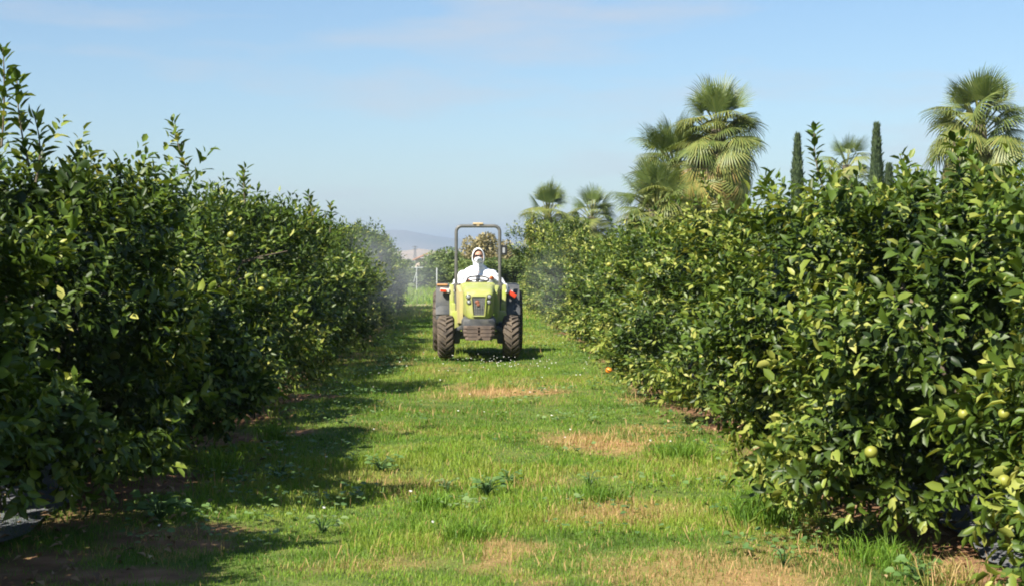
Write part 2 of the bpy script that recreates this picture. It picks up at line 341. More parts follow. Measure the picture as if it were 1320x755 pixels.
PZ = np.array([0, .06, .14, .3, .5, .68, .8, .9, .97, 1.0]); PR = np.array([.78, .92, 1.0, 1.04, 1.04, .97, .85, .66, .42, .15])
def crown(rg, rx, ry, H, z0, nsh, yel, per=(9, 13), tops=9, lmin=.054, lmax=.118, inner=2200):
    """a hedge-like citrus crown, origin at the trunk base; returns leaf parameters"""
    th = rg.rand(nsh * 2) * 2 * np.pi; q = rg.rand(nsh * 2) ** 0.92
    K = 64; bt = rg.rand(K) * 6.283; bq = rg.rand(K) * 0.95 + 0.02; ba = rg.uniform(-0.42, 0.36, K)
    ht = rg.rand(22) * 6.283; hq = rg.uniform(.12, .88, 22)
    def surf(th, q):
        pr = np.interp(q, PZ, PR); z = z0 + q * (H - z0)
        dth = np.abs((th[:, None] - bt[None] + np.pi) % (2 * np.pi) - np.pi)
        bump = (ba[None] * np.exp(-(dth / 0.23) ** 2 - ((q[:, None] - bq[None]) / 0.10) ** 2)).sum(1)
        dh = np.abs((th[:, None] - ht[None] + np.pi) % (2 * np.pi) - np.pi)
        bump = bump - (.5 * np.exp(-(dh / 0.24) ** 2 - ((q[:, None] - hq[None]) / 0.085) ** 2)).sum(1)
        ex = 2.15   # slightly squarish in plan: the trees have grown together along the row
        c, s = np.cos(th), np.sin(th)
        rr = (np.abs(c / rx) ** ex + np.abs(s / ry) ** ex) ** (-1 / ex)
        r = rr * pr + bump
        return r, z + np.clip(bump, -.15, .25) * (q > 0.75) * 0.9, bump
    r, z, bump = surf(th, q)
    keep = rg.rand(len(th)) < np.clip(0.62 + 2.2 * bump, 0.22, 1.0)
    th, q, r, z, bump = [a[keep][:nsh] for a in (th, q, r, z, bump)]
    N = len(th); dep = np.abs(rg.randn(N)) * 0.17 + 0.02
    stick = rg.rand(N) < 0.10; dep = np.where(stick, -0.05 - 0.12 * rg.rand(N), dep)
    rad = np.stack([np.cos(th), np.sin(th), np.zeros(N)], 1)
    nrm = rad * (1.05 - 0.55 * q)[:, None]; nrm[:, 2] = (q - 0.42) * 1.6; nrm = unit(nrm)
    p = rad * r[:, None]; p[:, 2] = z; p -= nrm * dep[:, None]
    upc = np.where(q < 0.22, -0.25 + 1.8 * q, 0.42)
    dr = nrm * 0.85 + rg.randn(N, 3) * 0.38; dr[:, 2] += upc
    Ls = rg.uniform(.13, .30, N) * np.where(stick, 1.35, 1)
    n = rg.randint(per[0], per[1] + 1, N)
    tint0 = np.clip(0.30 + rg.randn(N) * 0.11 + (dep < 0.10) * 0.10 + stick * 0.16, 0.05, 0.68)  # outer and protruding shoots tinted lighter: sunlit look put into leaf colour
    # flushes of yellowing leaves in patches outside; their share also stands in for sunlight
    yt = rg.rand(12) * 6.283; yq = rg.rand(12); dy = np.abs((th[:, None] - yt[None] + np.pi) % (2 * np.pi) - np.pi)
    hot = np.exp(-(dy / .28) ** 2 - ((q[:, None] - yq[None]) / .12) ** 2).max(1)
    yp = np.where(dep < 0.16, yel * (.35 + 3.0 * hot) * np.exp(rg.randn(N) * 0.7), yel * 0.12)
    tint0 = np.clip(tint0 + .12 * hot, .05, .7)
    p -= unit(dr) * (Ls * 0.6)[:, None]
    p[:, 2] = np.maximum(p[:, 2], 0.10)
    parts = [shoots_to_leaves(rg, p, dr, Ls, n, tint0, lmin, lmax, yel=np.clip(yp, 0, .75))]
    # upright water shoots on top
    if tops:
        a = rg.rand(tops) * 6.283; f = np.sqrt(rg.rand(tops)) * 0.8
        b = np.stack([np.cos(a) * rx * f, np.sin(a) * ry * f, np.full(tops, H) - 0.30 - 0.5 * f ** 2], 1)
        d = rg.randn(tops, 3) * 0.2; d[:, 2] = 1
        Lt = rg.uniform(.3, .58, tops)
        parts.append(shoots_to_leaves(rg, b, d, Lt, (Lt * 34).astype(int), np.full(tops, .42), lmin, lmax * .92, droop=-0.1, yel=yel * 0.7, spread=0.9))
    if inner:
        a = rg.rand(inner) * 6.283; f = rg.uniform(.25, .82, inner); qq = rg.uniform(.05, .93, inner)
        rr, zz, _ = surf(a, qq)
        b = np.stack([np.cos(a) * rr * f, np.sin(a) * rr * f, zz], 1)
        parts.append((b, rg.randn(inner, 3) + [0, 0, -.2], rg.randn(inner, 3) + [0, 0, .8], rg.uniform(.09, .13, inner), rg.uniform(.05, .065, inner), rg.uniform(.05, .35, inner)))  # low tint puts the shade inside the crown into leaf colour
    return [np.concatenate([q_[k] for q_ in parts]) for k in range(6)]

def skeleton(rg, rx, ry, H, thick=0.065, fork=0.35, limbs=6, twigs=26):
    b = MB()
    lean = rg.randn(2) * 0.04
    b.tube([(0, 0, -0.05), (lean[0] * .3, lean[1] * .3, .08), (lean[0], lean[1], fork), (lean[0], lean[1], fork + .08)], [thick * 1.35, thick * 1.05, thick * .95, thick * .8], 9)
    for k in range(limbs):
        a = 6.283 * k / limbs + rg.rand() * .5; f = rg.uniform(.45, .75)
        e = Vector((math.cos(a) * rx * f, math.sin(a) * ry * f, H * rg.uniform(.62, .86))); s = Vector((lean[0], lean[1], fork))
        m1 = s.lerp(e, .4) + Vector((math.cos(a), math.sin(a), 0)) * .12
        b.tube([s, m1, e], [thick * .6, thick * .42, .010], 6)
        for j in range(twigs // limbs):
            t = rg.uniform(.35, 1); p = m1.lerp(e, t)
            d = Vector((math.cos(a) + rg.randn() * .9, math.sin(a) + rg.randn() * .9, rg.uniform(-.5, .9))).normalized()
            b.tube([p, p + d * .22 + Vector((0, 0, .02)), p + d * rg.uniform(.4, .6)], [.011, .008, .004], 4, False)
    return b.mesh('trunk', 180)

MAT_BARK = mat('citrus_bark', (0.10, 0.075, 0.05), 0.9, (0.17, 0.14, 0.10), 14, bump=0.6)
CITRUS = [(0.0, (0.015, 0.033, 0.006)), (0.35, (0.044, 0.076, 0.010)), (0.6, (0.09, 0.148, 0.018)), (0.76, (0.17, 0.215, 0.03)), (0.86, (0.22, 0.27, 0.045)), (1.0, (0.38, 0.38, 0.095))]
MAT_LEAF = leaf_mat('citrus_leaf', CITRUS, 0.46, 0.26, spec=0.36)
MAT_FRUIT = leaf_mat('green_citrus_rind', [(0, (0.10, 0.15, 0.025)), (1, (0.30, 0.29, 0.045))], 0.45, 0.0)

# ------------------------------------------------------------------ citrus trees
LX, RX = -3.22, 3.48
left = [(7.5, 2.42, 1.32), (10.6, 2.42, 1.36), (13.7, 2.36, 1.30)] + [(16.8 + 3.05 * k, 2.38, 1.30) for k in range(13)]
right = [(6.7, 2.18, 1.28), (9.9, 2.26, 1.36), (13.1, 2.32, 1.30)] + [(16.2 + 3.05 * k, 2.36, 1.30) for k in range(13)]
ORD = ['nearest', 'second', 'third', 'fourth', 'fifth', 'sixth', 'seventh', 'eighth', 'ninth', 'tenth', 'eleventh', 'twelfth', 'thirteenth', 'fourteenth', 'fifteenth', 'last']
NOTE = {('left', 0): 'nearest citrus tree in the left row, tall leafy shoots on top, at photo edge',
        ('left', 1): 'second citrus tree of the left row, one long leafy shoot standing against the sky',
        ('left', 15): 'last citrus tree of the left row, veiled by spray mist',
        ('right', 0): 'nearest citrus tree in the right row with large yellowing leaves, cut by the photo edge',
        ('right', 1): 'second citrus tree of the right row, low branch hanging out over the dry grass',
        ('right', 15): 'last citrus tree of the right row, taller than its neighbours, below far palms'}

# big single shoots that stand out against the sky: side, tree index, base pixel, tip pixel, depth
FEATURE = {('left', 0): [((2, 190), (4, 62), 9.0), ((38, 215), (22, 98), 9.2), ((46, 235), (44, 150), 9.3)],
           ('left', 1): [((246, 232), (222, 155), 13.2), ((316, 262), (316, 216), 14.0)],
           ('left', 3): [((404, 290), (398, 250), 19.6), ((425, 300), (426, 262), 21.0)],
           ('left', 14): [((492, 330), (494, 296), 52.0)],
           ('right', 1): [((1060, 240), (1050, 164), 12.4), ((1180, 250), (1160, 200), 11.0), ((1240, 240), (1228, 178), 10.0)],
           ('right', 2): [((1008, 262), (985, 228), 14.6)],
           ('right', 4): [((925, 262), (905, 225), 20.5), ((884, 285), (868, 256), 20.8)],
           ('right', 15): [((745, 320), (741, 276), 54.5), ((752, 322), (757, 286), 54.0), ((735, 322), (730, 290), 54.2)]}

near = []                                   # [side, i, X, Y, leaves]
rgN = np.random.RandomState(1234)
for side, rows_, TX0 in (('left', left, LX), ('right', right, RX)):
    for i in range(3):
        y, H, rx = rows_[i]
        lv = crown(np.random.RandomState(100 + i + (50 if side == 'right' else 0)), rx, 1.62, H, {('left', 0): .42, ('left', 1): .24, ('left', 2): .14, ('right', 0): .12}.get((side, i), .10), 2150,
                   0.13 if side == 'left' else 0.25, inner=2400, tops=4)  # fewer yellow leaves on the left: its weaker sunlight put into colour
        TX = TX0 + {('left', 0): -.50, ('right', 0): .24, ('right', 1): .05}.get((side, i), 0)
        lv[0] = lv[0] + np.array([TX, y, 0.0])
        if (side, i) == ('right', 1):       # a low branch hanging out over the grass
            rg = np.random.RandomState(77); nb = 26; t = rg.rand(nb)
            b0 = np.stack([2.55 - .75 * t, 9.3 + .35 * rg.randn(nb) * .6, .62 - .22 * t + .08 * rg.randn(nb)], 1)
            d = rg.randn(nb, 3) * .4 + [-.7, -.3, -.1]
            ex = shoots_to_leaves(rg, b0, d, np.full(nb, .22), np.full(nb, 10), np.full(nb, .35), yel=.2)
            lv = [np.concatenate([a, c]) for a, c in zip(lv, ex)]
        near.append([side, i, TX, y, lv])

# the leaves that show largest become single objects; find them with a coarse depth buffer
allp = np.concatenate([q[4][0] + q[4][1] * q[4][3][:, None] * .5 for q in near]); own = np.concatenate([np.full(len(q[4][0]), k) for k, q in enumerate(near)])
allL = np.concatenate([q[4][3] for q in near]); allW = np.concatenate([q[4][4] for q in near])
allA = unit(np.concatenate([q[4][1] for q in near])); allN = np.concatenate([q[4][2] for q in near]); allN = unit(allN - allA * np.sum(allN * allA, 1, keepdims=True))
ppx = VX + F * allp[:, 0] / allp[:, 1]; ppy = VY - F * (allp[:, 2] - CH) / allp[:, 1]
inside = (ppx > 4) & (ppx < 1316) & (ppy > 4) & (ppy < 751)
cell = (ppx // 10).astype(int) + 1000 * (ppy // 10).astype(int); order = np.argsort(allp[:, 1]); order = order[inside[order]]
_, first = np.unique(cell[order], return_index=True); vis = order[first]
view = unit(allp - np.array([0, 0, CH])); score = allL * allW * np.abs(np.sum(view * allN, 1)) / allp[:, 1] ** 2
single = {k: [] for k in range(len(near))}
for k in range(len(near)):
    c = vis[own[vis] == k]; c = c[np.argsort(-score[c])][:285]
    off = int(np.sum(own < k)); single[k] = c - off

leaf_lib = {}
def leaf_mesh(tq, cq):
    if (tq, cq) not in leaf_lib:
        V, Fi, tt = leaf_arrays(np.zeros((1, 3)), np.array([[1., 0, 0]]), np.array([[0, 0, 1.]]), np.ones(1), np.ones(1) * .47, np.array([tq / 12]), 0, .28, (.04, .16, .32)[cq])
        me = tri_mesh('leaf', V, Fi, tt); me.materials.append(MAT_LEAF); leaf_lib[(tq, cq)] = me
    return leaf_lib[(tq, cq)]
fruit_meshes = []
for k in range(4):
    b = MB(); b.ball((0, 0, 0), 1.0, (1, 1, .94), 2); me = b.mesh('fruit', 180)
    a = me.attributes.new('tint', 'FLOAT', 'POINT'); a.data.foreach_set('value', np.full(len(me.vertices), (.05, .35, .7, 1)[k], np.float32)); me.materials.append(MAT_FRUIT); fruit_meshes.append(me)

def feature_shoots(key, root, TX, ty):
    for (b, t, d) in FEATURE.get(key, []):
        rg = np.random.RandomState(int(b[0]) + int(d * 10)); P = at(*b, d); Q = at(*t, d); v = np.array(Q - P); Ln = float(np.linalg.norm(v))
        bend = np.array([rg.randn() * .05, rg.randn() * .08, 0]); k = 4; segs = []
        pts = [np.array(P) + v * s + bend * math.sin(s * 3.1) * Ln for s in np.linspace(0, 1, k + 1)]
        sc = .115 if d < 30 else .17
        for s in range(k):
            dd = pts[s + 1] - pts[s]; segs.append(shoots_to_leaves(rg, pts[s][None], dd[None], np.array([np.linalg.norm(dd)]), np.array([max(4, int(np.linalg.norm(dd) * (80 if d < 30 else 30)))]), np.array([.40 + .05 * s]), sc * .7, sc, droop=0.0, yel=.12, spread=1.05))
        lv = [np.concatenate([q[j] for q in segs]) for j in range(6)]
        o = np.array([TX, ty, 0])
        V, Fi, tt = leaf_arrays(lv[0] - o, *lv[1:], lod=0)
        link('shoot', tri_mesh('shoot', V, Fi, tt), MAT_LEAF, root)['kind'] = 'stuff'
        st = MB(); st.tube([p - o for p in pts], [.007, .006, .005, .004, .003], 5); st.build('twig', MAT_BARK, root)

def citrus_label(side, i):
    return NOTE.get((side, i), '%s citrus tree from the camera in the %s row along the grass lane' % (ORD[i], side))
GROUPS = {'left': 'citrus trees in the left row', 'right': 'citrus trees in the right row'}
for k, (side, i, TX, ty, lv) in enumerate(near):
    root = empty('citrus_tree', (TX, ty, 0), citrus_label(side, i), 'tree', GROUPS[side])
    rg = np.random.RandomState(300 + k); rx = 1.3
    link('trunk', skeleton(rg, 1.15, 1.45, 2.2), MAT_BARK, root)
    m = np.ones(len(lv[0]), bool); m[single[k]] = False
    o = np.array([TX, ty, 0]); rest = [a[m] for a in lv]
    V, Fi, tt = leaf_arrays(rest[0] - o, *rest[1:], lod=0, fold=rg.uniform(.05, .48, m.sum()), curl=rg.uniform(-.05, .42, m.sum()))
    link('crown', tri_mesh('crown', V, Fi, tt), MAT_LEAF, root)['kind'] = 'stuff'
    pos, ax, nr, L, Wd, t = [a[single[k]] for a in lv]; pos = pos - o; ax = unit(ax); nr = unit(nr - ax * np.sum(nr * ax, 1, keepdims=True)); sdv = np.cross(nr, ax)
    for j in range(len(pos)):
        me = leaf_mesh(int(round(t[j] * 12)), rg.randint(3)); lo = link('leaf', me, None, root)
        lo.matrix_local = Matrix(((ax[j][0] * L[j], sdv[j][0] * Wd[j] / .47, nr[j][0] * L[j], pos[j][0]), (ax[j][1] * L[j], sdv[j][1] * Wd[j] / .47, nr[j][1] * L[j], pos[j][1]), (ax[j][2] * L[j], sdv[j][2] * Wd[j] / .47, nr[j][2] * L[j], pos[j][2]), (0, 0, 0, 1)))
    feature_shoots((side, i), root, TX, ty)
    # green fruit hanging among the outer leaves that are in view
    c = vis[own[vis] == k]; c = c[allp[c][:, 2] < 2.0]; c = c[rg.permutation(len(c))[:3]]
    for q in c:
        p = allp[q] - o; fr = link('fruit', fruit_meshes[rg.randint(4)], None, root); s = rg.uniform(.024, .031); fr.scale = (s, s, s); fr.location = Vector(p) + Vector((0, .07, -.02))
        fr.rotation_euler = (rg.rand(), rg.rand(), rg.rand())

# named fruit that can be found in the photograph
FRUIT_PX = [('right', 1, 1123, 582, 8.6, 2), ('left', 1, 234, 306, 12.3, 2), ('left', 1, 178, 383, 11.6, 1), ('left', 1, 175, 341, 11.4, 2), ('left', 0, 104, 628, 9.6, 1), ('right', 1, 1233, 385, 8.9, 0), ('left', 2, 298, 303, 14.5, 2), ('left', 1, 148, 458, 11.2, 2)]
roots = {}
for o in bpy.data.objects:
    if o.name.startswith('citrus_tree') and o.type == 'EMPTY': roots[o['label']] = o
for side, i, px, py, d, tq in FRUIT_PX:
    r_ = roots[citrus_label(side, i)]; fr = link('fruit', fruit_meshes[tq], None, r_)
    p = at(px, py, d); fr.location = p - r_.location; s = .038; fr.scale = (s, s, s)

# the rest of the rows: three crowns for each side, turned and scaled
for side, rows_, TX in (('left', left, LX), ('right', right, RX)):
    protos = []
    for k in range(3):
        rg = np.random.RandomState(500 + k + (10 if side == 'right' else 0))
        lv = crown(rg, 1.32, 1.64, 2.42, 0.12, 1500, 0.12 if side == 'left' else 0.26, per=(8, 11), inner=1300, tops=5, lmin=.085, lmax=.13)  # yellow share again lower on the left, painting its weaker sunlight
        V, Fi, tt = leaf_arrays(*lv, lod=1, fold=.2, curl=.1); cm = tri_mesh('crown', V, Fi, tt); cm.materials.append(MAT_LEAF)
        tm = skeleton(rg, 1.15, 1.45, 2.2, twigs=12); tm.materials.append(MAT_BARK); protos.append((cm, tm))
    rg = np.random.RandomState(900 if side == 'left' else 901)
    for i in range(3, len(rows_)):
        y, H, rx = rows_[i]
        root = empty('citrus_tree', (TX + rg.uniform(-.08, .08), y, 0), citrus_label(side, i), 'tree', GROUPS[side])
        cm, tm = protos[i % 3]; rz = math.pi * ((i // 3) % 2) + rg.uniform(-.12, .12)
        s = rg.uniform(.95, 1.05); sz = rg.uniform(.96, 1.06) if side == 'left' else rg.uniform(.83, .92)
        if (side, i) == ('right', 15): sz = 1.22
        c = link('crown', cm, None, root); c['kind'] = 'stuff'; c.rotation_euler = (0, 0, rz); c.scale = (s, s, sz)
        t = link('trunk', tm, None, root); t.rotation_euler = (0, 0, rz); t.scale = (s, s, sz)
        feature_shoots((side, i), root, root.location.x, y)
        if i < 8:
            for q in range(5):
                a = rg.uniform(-1.2, 1.2) + (math.pi if side == 'right' else 0); qz = rg.uniform(.3, .8)
                fr = link('fruit', fruit_meshes[rg.randint(4)], None, root); fr.location = (math.cos(a) * 1.28, math.sin(a) * 1.5, qz * 2.3); fr.scale = (.037, .037, .035)

# ------------------------------------------------------------------ grass of the lane
GRASS = [(0.0, (0.062, 0.135, 0.014)), (0.3, (0.145, 0.265, 0.024)), (0.55, (0.25, 0.34, 0.036)), (0.72, (0.27, 0.27, 0.07)), (0.85, (0.43, 0.29, 0.12)), (1.0, (0.54, 0.35, 0.17))]
MAT_GRASS = leaf_mat('grass_blade', GRASS, 0.55, 0.32, (1.1, 1.1, .7), 0.3)
def blades(rg, x, y, h, w, tint, lean, seg=2):
    N = len(x); a = rg.rand(N) * 6.283; b = rg.rand(N) * 6.283
    P = np.stack([x, y, gz(x, y) - .005], 1); S = np.stack([np.cos(a), np.sin(a), a * 0], 1) * (w * .5)[:, None]
    D = np.stack([np.cos(b), np.sin(b), b * 0], 1) * (lean * h)[:, None]; U = np.zeros((N, 3)); U[:, 2] = h
    if seg == 2:
        V = np.stack([P - S, P + S, P - S * .75 + U * .6 + D * .35, P + S * .75 + U * .6 + D * .35, P + U * (1 - .35 * lean[:, None]) + D], 1)
        Fc = np.array([(0, 1, 3), (0, 3, 2), (2, 3, 4)]); k = 5
    else:
        V = np.stack([P - S, P + S, P + U * (1 - .3 * lean[:, None]) + D], 1); Fc = np.array([(0, 1, 2)]); k = 3
    return V.reshape(-1, 3), (Fc[None] + (np.arange(N) * k)[:, None, None]).reshape(-1, 3), np.repeat(tint, k)
def merge(parts):
    V, Fi, T = [], [], []; off = 0
    for v, f, t in parts: V.append(v); Fi.append(f + off); T.append(t); off += len(v)
    return np.concatenate(V), np.concatenate(Fi), np.concatenate(T)
def lawn():
    rg = np.random.RandomState(42); parts = []
    for (y0, y1, dens, wd, hh, seg) in ((6.6, 10.5, 4700, .0040, .040, 2), (10.5, 16, 2700, .0054, .042, 2), (16, 26, 1300, .0085, .046, 1), (26, 40, 560, .014, .052, 1), (40, 58, 230, .022, .075, 1)):
        n = int((y1 - y0) * 6.6 * dens); x = rg.uniform(-3.3, 3.3, n); y = rg.uniform(y0, y1, n)
        px = VX + F * x / y; k = (px > -160) & (px < 1480); x, y = x[k], y[k]
        so = soilness(x, y); dr = dryness(x, y); cl = fnoise(x, y, .55, 61); cl2 = fnoise(x, y, 2.2, 65)
        k = rg.rand(len(x)) < np.clip(1.0 - 0.93 * so, .05, 1) * np.clip(.45 + 1.2 * cl, .3, 1) * (1 - .35 * (dr > .5))
        x, y, so, dr, cl, cl2 = [q[k] for q in (x, y, so, dr, cl, cl2)]
        h = hh * (.35 + 1.45 * cl ** 1.5) * rg.uniform(.6, 1.35, len(x)) * (1 + .5 * (cl2 > .56)) * np.where(dr > .55, .8, 1)
        st = (rg.rand(len(x)) < .012 + .03 * (dr > .5)); h = np.where(st, h * 2.0, h)
        t = .36 + 1.1 * (cl2 - .5) + .5 * (fnoise(x, y, .28, 71) - .5) + .10 * rg.randn(len(x)) - .12 * (cl - .5)
        t = np.where(rg.rand(len(x)) < dr * .8, rg.uniform(.74, 1.0, len(x)), np.clip(t + .15 * dr, 0, .66))
        t = np.where(st & (rg.rand(len(x)) < .5), .85, t); t = np.where(rg.rand(len(x)) < .045, .72 + .2 * rg.rand(len(x)), t)
        parts.append(blades(rg, x, y, h, np.full(len(x), wd) * rg.uniform(.7, 1.3, len(x)), t, rg.uniform(.1, .75, len(x)), seg))
    # rougher growth in the field beyond the track
    n = 9000; x = rg.uniform(-14, 14, n); y = 59.5 + 36 * rg.rand(n) ** 1.3
    parts.append(blades(rg, x, y, rg.uniform(.1, .3, n), np.full(n, .05), np.clip(.42 + .12 * rg.randn(n), 0, .8), rg.uniform(.1, .6, n), 1))
    V, Fi, T = merge(parts)
    tag(link('grass', tri_mesh('grass', V, Fi, T), MAT_GRASS), 'short green grass of the lane with straw coloured dry patches', 'grass', kind='stuff')
    # straw stalks standing in the dry patches
    parts = []
    for (cx, cyy, rx, ry), w in zip(DRY, DRYW):
        n = int(330 * rx * ry * w * (1.6 if cyy > 12 else 1)); x = cx + rx * .55 * rg.randn(n); y = cyy + ry * .5 * rg.randn(n); x = np.clip(x, -2.2, 2.5); y = np.maximum(y, 6.7)
        parts.append(blades(rg, x, y, rg.uniform(.04, .15, n), np.full(n, .0035 + .00025 * cyy), rg.uniform(.78, 1, n), rg.uniform(.1, 1.0, n), 2))
    V, Fi, T = merge(parts); tag(link('straw_stalks', tri_mesh('straw_stalks', V, Fi, T), MAT_GRASS), 'dry straw coloured stalks standing in the bare patches', 'grass', kind='stuff')
lawn()

# broad leaf weeds, clover and small flowers low in the grass
MAT_WEEDLEAF = leaf_mat('weed_leaf', [(0, (0.05, 0.11, 0.03)), (.5, (0.11, 0.20, 0.05)), (1, (0.20, 0.28, 0.10))], .55, .25)
def weed_leaves(rg, x, y, h, r, tint):
    N = len(x); a = rg.rand(N) * 6.283
    P = np.stack([x, y, gz(x, y) + h], 1); ax = np.stack([np.cos(a), np.sin(a), rg.uniform(-.15, .35, N)], 1); nr = np.stack([rg.randn(N) * .3, rg.randn(N) * .3, np.ones(N)], 1)
    return leaf_arrays(P, ax, nr, r, r * .85, tint, 0, .12, .15)
def ground_weeds():
    rg = np.random.RandomState(8); parts = []
    for _ in range(230):
        y0 = 9 + 30 * rg.rand() ** 1.2
        x0 = rg.choice([rg.uniform(-2.0, -.9), rg.uniform(-2.0, -.9), rg.uniform(-.9, 2.2), rg.uniform(1.7, 2.5)]); n = rg.randint(8, 26); sp = rg.uniform(.06, .2)
        x = x0 + rg.randn(n) * sp; y = y0 + rg.randn(n) * sp
        parts.append(weed_leaves(rg, x, y, rg.uniform(.04, .11, n), rg.uniform(.025, .055, n), np.clip(rg.uniform(.2, .8) + .15 * rg.randn(n), 0, 1)))
    V, Fi, T = merge(parts); tag(link('clover', tri_mesh('clover', V, Fi, T), MAT_WEEDLEAF), 'patches of low clover and broad leaf weeds in the grass', 'weeds', kind='stuff')
    n = 100; k = n * 2 // 3
    x = np.concatenate([.55 + rg.randn(k) * .65, rg.uniform(-2.0, 2.2, n - k)]); y = np.concatenate([24.2 + 1.6 * rg.randn(k), rg.uniform(9, 30, n - k)])
    b = MB()
    for i in range(n):
        z = float(gz(x[i], y[i])) + rg.uniform(.10, .16); tl = Matrix.Rotation(rg.uniform(.1, 1.0), 3, 'X') @ Matrix.Rotation(rg.rand() * 6, 3, 'Z')
        vs = []
        r = rg.uniform(.008, .014)
        for q in range(12):
            rr = r if q % 2 == 0 else r * .45; vs.append(b.bm.verts.new(Vector((x[i], y[i], z)) + tl @ Vector((rr * math.cos(q * math.pi / 6), rr * math.sin(q * math.pi / 6), .004 if q % 2 == 0 else 0))))
        c = b.bm.verts.new(Vector((x[i], y[i], z)) + tl @ Vector((0, 0, .006)))
        for q in range(12): b.bm.faces.new((vs[q], vs[(q + 1) % 12], c))
    tag(b.build('white_flowers', mat('white_petals', (.8, .8, .76), .6, (.7, .7, .6), 30)), 'small white daisies scattered in the grass', 'flowers', kind='stuff')
    # dry leaf litter on the soil
    n = 2600; s = rg.choice([-1, 1], n); x = np.where(s < 0, -rg.uniform(1.7, 4.0, n), rg.uniform(2.2, 4.2, n)); y = 7 + 40 * rg.rand(n) ** 1.4
    P = np.stack([x, y, gz(x, y) + .03], 1); a = rg.rand(n) * 6.283
    V, Fi, T = leaf_arrays(P, np.stack([np.cos(a), np.sin(a), .25 * rg.randn(n)], 1), np.stack([.35 * rg.randn(n), .35 * rg.randn(n), np.ones(n)], 1), rg.uniform(.06, .1, n), rg.uniform(.03, .045, n), rg.rand(n), 1, .3, .2)
    tag(link('leaf_litter', tri_mesh('leaf_litter', V, Fi, T), leaf_mat('dead_leaf', [(0, (.12, .07, .035)), (.6, (.26, .16, .08)), (1, (.40, .29, .15))], .8, 0)), 'fallen brown leaves on the soil under the trees', 'leaf litter', kind='stuff')
ground_weeds()

def weed_plant(px, py, label, size, nl, tint, seed):
    d = CH * F / (py - VY); p = at(px, py, d); rg = np.random.RandomState(seed)
    root = empty('weed_plant', (p.x, p.y, float(gz(p.x, p.y))), label, 'weed', 'broad leaf weeds standing out in the lane')
    st = MB()
    for k in range(nl):
        a = 2.4 * k + rg.randn() * .2; rr = size * rg.uniform(.25, 1) * .5; h = rg.uniform(.05, .05 + size * .35)
        tip = Vector((math.cos(a) * rr, math.sin(a) * rr, h)); st.tube([(0, 0, 0), tip * .5 + Vector((0, 0, h * .35)), tip], [.004, .003, .002], 4)
        L = size * rg.uniform(.13, .24); V, Fi, T = leaf_arrays(np.zeros((1, 3)), np.array([[math.cos(a), math.sin(a), .15]]), np.array([[rg.randn() * .2, rg.randn() * .2 - .3, 1.]]), np.array([L]), np.array([L * .8]), np.array([tint + .1 * rg.randn()]), 0, .15, .2)
        link('leaf', tri_mesh('leaf', V, Fi, T), MAT_WEEDLEAF, root, tip)
    st.build('stem', MAT_WEEDLEAF, root)
for k, a in enumerate([(628, 634, 'wide low weed with grey green leaves in the middle of the lane', .24, 30, .45), (655, 622, 'smaller leafy weed right of the wide low weed mid lane', .2, 20, .4),
          (575, 628, 'small pale weed left of the wide low weed mid lane', .18, 14, .9), (415, 682, 'pale flat weed leaf cluster in grass beside the left shade', .24, 14, .95),
          (492, 604, 'bushy clover weed at the edge of the left tree shadow', .26, 28, .5), (360, 612, 'leafy weed growing in the left tree shade by bare soil', .26, 26, .6),
          (205, 672, 'green leafy weed at the foot of the left tree beside the bare soil', .36, 40, .6), (1185, 742, 'leafy weed at the foot of the nearest right tree', .26, 28, .5),
          (760, 625, 'low weed with rounded leaves right of lane centre', .2, 9, .5), (1010, 725, 'small broad leaf weed among dry grass at lower right', .18, 8, .5)]):
    weed_plant(*a, seed=700 + k)
def grass_tuft(px, py, label, n, h, r, t0, seed):
    d = CH * F / (py - VY); p = at(px, py, d); rg = np.random.RandomState(seed)
    x = p.x + rg.randn(n) * r * .4; y = p.y + rg.randn(n) * r * .4
    V, Fi, T = blades(rg, x, y, h * rg.uniform(.5, 1.1, n), np.full(n, .0042 + .0002 * d), np.clip(t0 + .09 * rg.randn(n), 0, 1), rg.uniform(.1, .9, n), 2)
    z0 = float(gz(p.x, p.y)); V = V - np.array([p.x, p.y, z0]); V[:, :2] *= 1 + .5 * np.clip(V[:, 2:3], 0, 1)
    tag(link('grass_tuft', tri_mesh('grass_tuft', V, Fi, T), MAT_GRASS, None, (p.x, p.y, z0)), label, 'grass tuft', 'taller grass tufts')
for k, a in enumerate([(985, 672, 'thick fine bladed green grass tuft under the low right branch', 700, .30, .26, .18), (880, 590, 'green grass tuft left of the right hedge beside dry straw', 380, .2, .28, .25),
          (770, 640, 'dark green grass tuft right of lane centre', 320, .16, .26, .15), (285, 612, 'tall thin grass tuft at the foot of left tree by lit soil', 160, .34, .16, .3),
          (350, 560, 'grass tuft in shade below the left row', 180, .22, .2, .3), (555, 650, 'green tuft near the left shadow tips', 260, .15, .22, .2), (1130, 715, 'long grass tuft under the right hedge skirt', 320, .2, .3, .2),
          (600, 690, 'green tuft in the lower middle of the lane', 300, .14, .25, .22), (1230, 748, 'dry grass tuft at lower right beside weed sheet', 180, .22, .22, .8)]):
    grass_tuft(*a, seed=800 + k)

p = at(785, 477, 23.9)
orange = empty('orange', (p.x, p.y, float(gz(p.x, p.y))), 'ripe orange fruit fallen on the soil below the right tree row', 'orange')
b = MB(); b.ball((0, 0, .05), .052, (1, 1, .95), 3); b.build('rind', mat('orange_rind', (.75, .27, .02), .45, (.65, .2, .015), 40, bump=.2), orange, smooth=180)
b = MB(); b.tube([(0, -.02, .094), (0, -.024, .105)], [.007, .005], 6); b.build('stem_end', MAT_BARK, orange)

